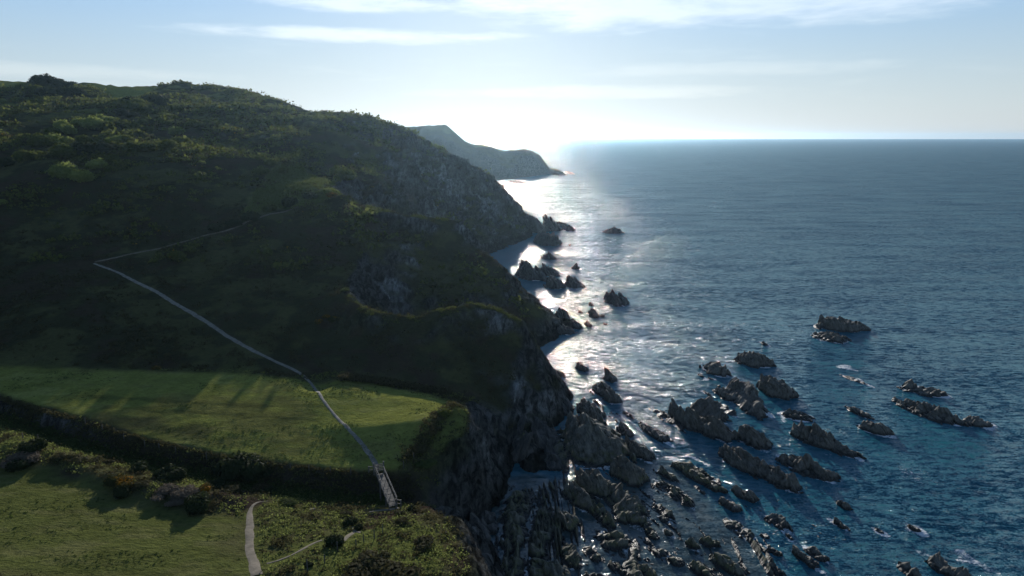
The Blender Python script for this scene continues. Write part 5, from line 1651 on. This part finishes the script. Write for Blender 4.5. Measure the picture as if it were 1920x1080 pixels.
A = Vector(Z(712, 886, 12.2)); Bn = Vector(Z(737, 945, 11.6))
A.z = max(12.0, float(gz(A.x, A.y)[0]) + 0.25); Bn.z = float(gz(Bn.x, Bn.y)[0]) + 0.45
BL = (Bn - A).length
ang = math.atan2(-(Bn.x - A.x), (Bn.y - A.y))
br = thing("footbridge", "narrow weathered timber footbridge with handrails crossing the dark gully", "bridge", tuple(A), 0)
dirv = (Bn - A).normalized(); side = Vector((-dirv.y, dirv.x, 0)).normalized()
up = Vector((0, 0, 1))
for s in (-1, 1):
    beam("beam", side * 0.42 * s - up * 0.16, dirv * BL + side * 0.42 * s - up * 0.16, 0.16, 0.22, M_TIMBER, br)
npl = int(BL / 0.26)
pl_me = [box_mesh("plank", 1.05, 0.20, 0.05, M_TIMBER, 0.012, s) for s in range(4)]
for i in range(npl):
    o = link("plank", pl_me[i % 4], br, dirv * (0.13 + i * BL / npl) + up * random.Random(i).uniform(-0.012, 0.012))
    o.rotation_euler = (0, 0, math.atan2(side.y, side.x) + random.Random(i * 3).uniform(-0.03, 0.03))
for s in (-1, 1):
    for k in range(6):
        b0 = dirv * (BL * k / 5) + side * 0.56 * s
        beam("handrail_post", b0 - up * 0.3, b0 + up * 1.12, 0.07, 0.07, M_TIMBER, br)
    beam("handrail", side * 0.56 * s + up * 1.16, dirv * BL + side * 0.56 * s + up * 1.16, 0.09, 0.06, M_TIMBER, br)
    beam("middle_rail", side * 0.61 * s + up * 0.62, dirv * BL + side * 0.61 * s + up * 0.62, 0.05, 0.10, M_TIMBER, br)
# legs into the gully
for k in (0.28, 0.72):
    for s in (-1, 1):
        b0 = dirv * (BL * k) + side * 0.5 * s
        gx_, gy_ = (A + b0).x, (A + b0).y
        depth = (A + b0).z - float(gz(gx_, gy_)[0]) + 0.4
        beam("trestle_leg", b0 - up * 0.2, b0 - up * max(0.6, depth), 0.16, 0.16, M_TIMBER, br)
# stile gate at the field end
gt = thing("field_gate", "small barred timber gate closing the field end of the footbridge", "gate", tuple(A - dirv * 0.55), 0)
for s in (-1, 1):
    beam("gate_post", side * 0.72 * s - up * 0.4, side * 0.72 * s + up * 1.55, 0.16, 0.16, M_TIMBER, gt)
for k in range(5):
    beam("gate_bar", side * -0.64 + up * (0.22 + 0.24 * k), side * 0.64 + up * (0.22 + 0.24 * k), 0.05, 0.11, M_TIMBER, gt)
st = thing("timber_steps", "short flight of timber steps at the near end of the footbridge", "steps", tuple(Bn + dirv * 0.35), 0)
for k in range(4):
    c = dirv * (0.15 + 0.34 * k) - up * (0.15 + 0.11 * k)
    beam("step", c + side * -0.6, c + side * 0.6, 0.3, 0.14, M_TIMBER, st)


def rail_fence(pts, label, name="rail_fence", posts=True, mid=True):
    W = []
    for (u, v) in pts:
        p = hit(u, v)
        W.append(Vector((p[0], p[1], float(gz(p[0], p[1])[0]))))
    o = thing(name, label, "fence", tuple(W[0]))
    for w in W:
        beam("post", w - W[0] - up * 0.4, w - W[0] + up * 1.25, 0.15, 0.15, M_TIMBER, o)
    for a, b in zip(W[:-1], W[1:]):
        beam("rail", a - W[0] + up * 1.12, b - W[0] + up * 1.12, 0.07, 0.12, M_TIMBER, o)
        beam("rail", a - W[0] + up * 0.6, b - W[0] + up * 0.6, 0.06, 0.10, M_TIMBER, o)
    return o


rail_fence([(692, 889), (710, 886)], "short wing fence left of the gate at the far bridge end")
rail_fence([(736, 948), (744, 951), (752, 953)], "short wing fence slanting right from the near bridge end")


def fence_post(u, v, h, label, group=None, tilt=0.0, w=0.14):
    p = hit(u, v)
    z = float(gz(p[0], p[1])[0])
    V, F = [], []
    for (zz, r) in ((-0.4, 1.0), (h * 0.94, 0.92), (h, 0.6)):
        for j in range(7):
            t = j * 2 * math.pi / 7
            V.append((w / 2 * r * math.cos(t) + tilt * max(0, zz), w / 2 * r * math.sin(t), zz))
    for lay in (0, 1):
        for j in range(7):
            F.append((lay * 7 + j, lay * 7 + (j + 1) % 7, lay * 7 + 7 + (j + 1) % 7, lay * 7 + 7 + j))
    F += [(14, 15, 16, 17), (14, 17, 18, 20), (18, 19, 20, 20)][:2]
    me = mesh_np("fence_post", V, F, M_POST)
    return thing("fence_post", label, "fence post", (p[0], p[1], z), 0, group, me)


for (u, v, h, label) in [
    (718, 1001, 1.3, "slim wooden post on the near bank, upper right of the post row"),
    (702, 1010, 1.15, "stout wooden post on the near bank, second from the right end"),
    (682, 1020, 1.3, "wooden post just right of the forked side path"),
    (633, 1034, 1.3, "wooden post by the dark bush between the side path pieces"),
    (609, 1058, 1.2, "wooden post in bright grass left of the heather patch"),
    (577, 1072, 1.5, "tallest wooden post, lowest of the row near the bottom edge"),
    (668, 1026, 1.0, "short post on the near bank below the path fork"),
    (161, 798, 1.3, "dark post on the gully rim, leftmost of the field fence"),
    (193, 811, 1.4, "dark post on the gully rim, second from the left"),
    (233, 826, 1.2, "dark post on the gully rim, third from the left"),
    (272, 839, 1.3, "dark post on the gully rim left of mid-field"),
    (299, 844, 1.2, "dark post on the gully rim close right of another"),
    (330, 851, 1.2, "dark post on the gully rim above the long dark bush"),
    (388, 862, 1.2, "dark post on the gully rim left of the big thicket"),
    (545, 882, 1.2, "dark post on the gully rim right of the big thicket"),
    (580, 885, 1.2, "dark post on the gully rim halfway from thicket to bridge"),
    (620, 888, 1.2, "dark post on the gully rim nearer the bridge"),
    (658, 891, 1.3, "dark post on the gully rim, last before the wing fence"),
    (757, 878, 1.2, "dark post on the bank just right of the bridge gate"),
    (776, 862, 1.2, "dark post climbing the spur bank from the bridge"),
    (43, 823, 1.1, "thin post on the rough strip, left one of a pair"),
    (72, 826, 1.1, "thin post on the rough strip, right one of a pair"),
]:
    fence_post(u, v, h, label)

# stream running out of the gully to the sea
SW = [p[:2] for p in gul_bot[9:13]]
C = catmull(SW, 12)
wv = []
for i, (x_, y_) in enumerate(C):
    j = min(i, len(C) - 2)
    t_ = C[j + 1] - C[j]; t_ = t_ / (np.linalg.norm(t_) + 1e-9)
    n_ = np.array([-t_[1], t_[0]])
    for o_ in (-0.7, -0.25, 0.25, 0.7):
        q_ = C[i] + n_ * o_
        wv.append((q_[0], q_[1], float(gz(C[i][0], C[i][1])[0]) + 0.10))
me = mesh_np("stream", np.array(wv), grid_faces(len(C), 4), None, True)
m_s, t_s, b_s = new_mat("stream_water", 0.08)
b_s.inputs["Base Color"].default_value = (0.02, 0.028, 0.03, 1)
t_s.links.new(bump(t_s, noise_node(t_s, 5.0, 4, 0.6), 0.15, 1.0), b_s.inputs["Normal"])
me.materials.append(m_s)
link("stream", me, kind="structure")
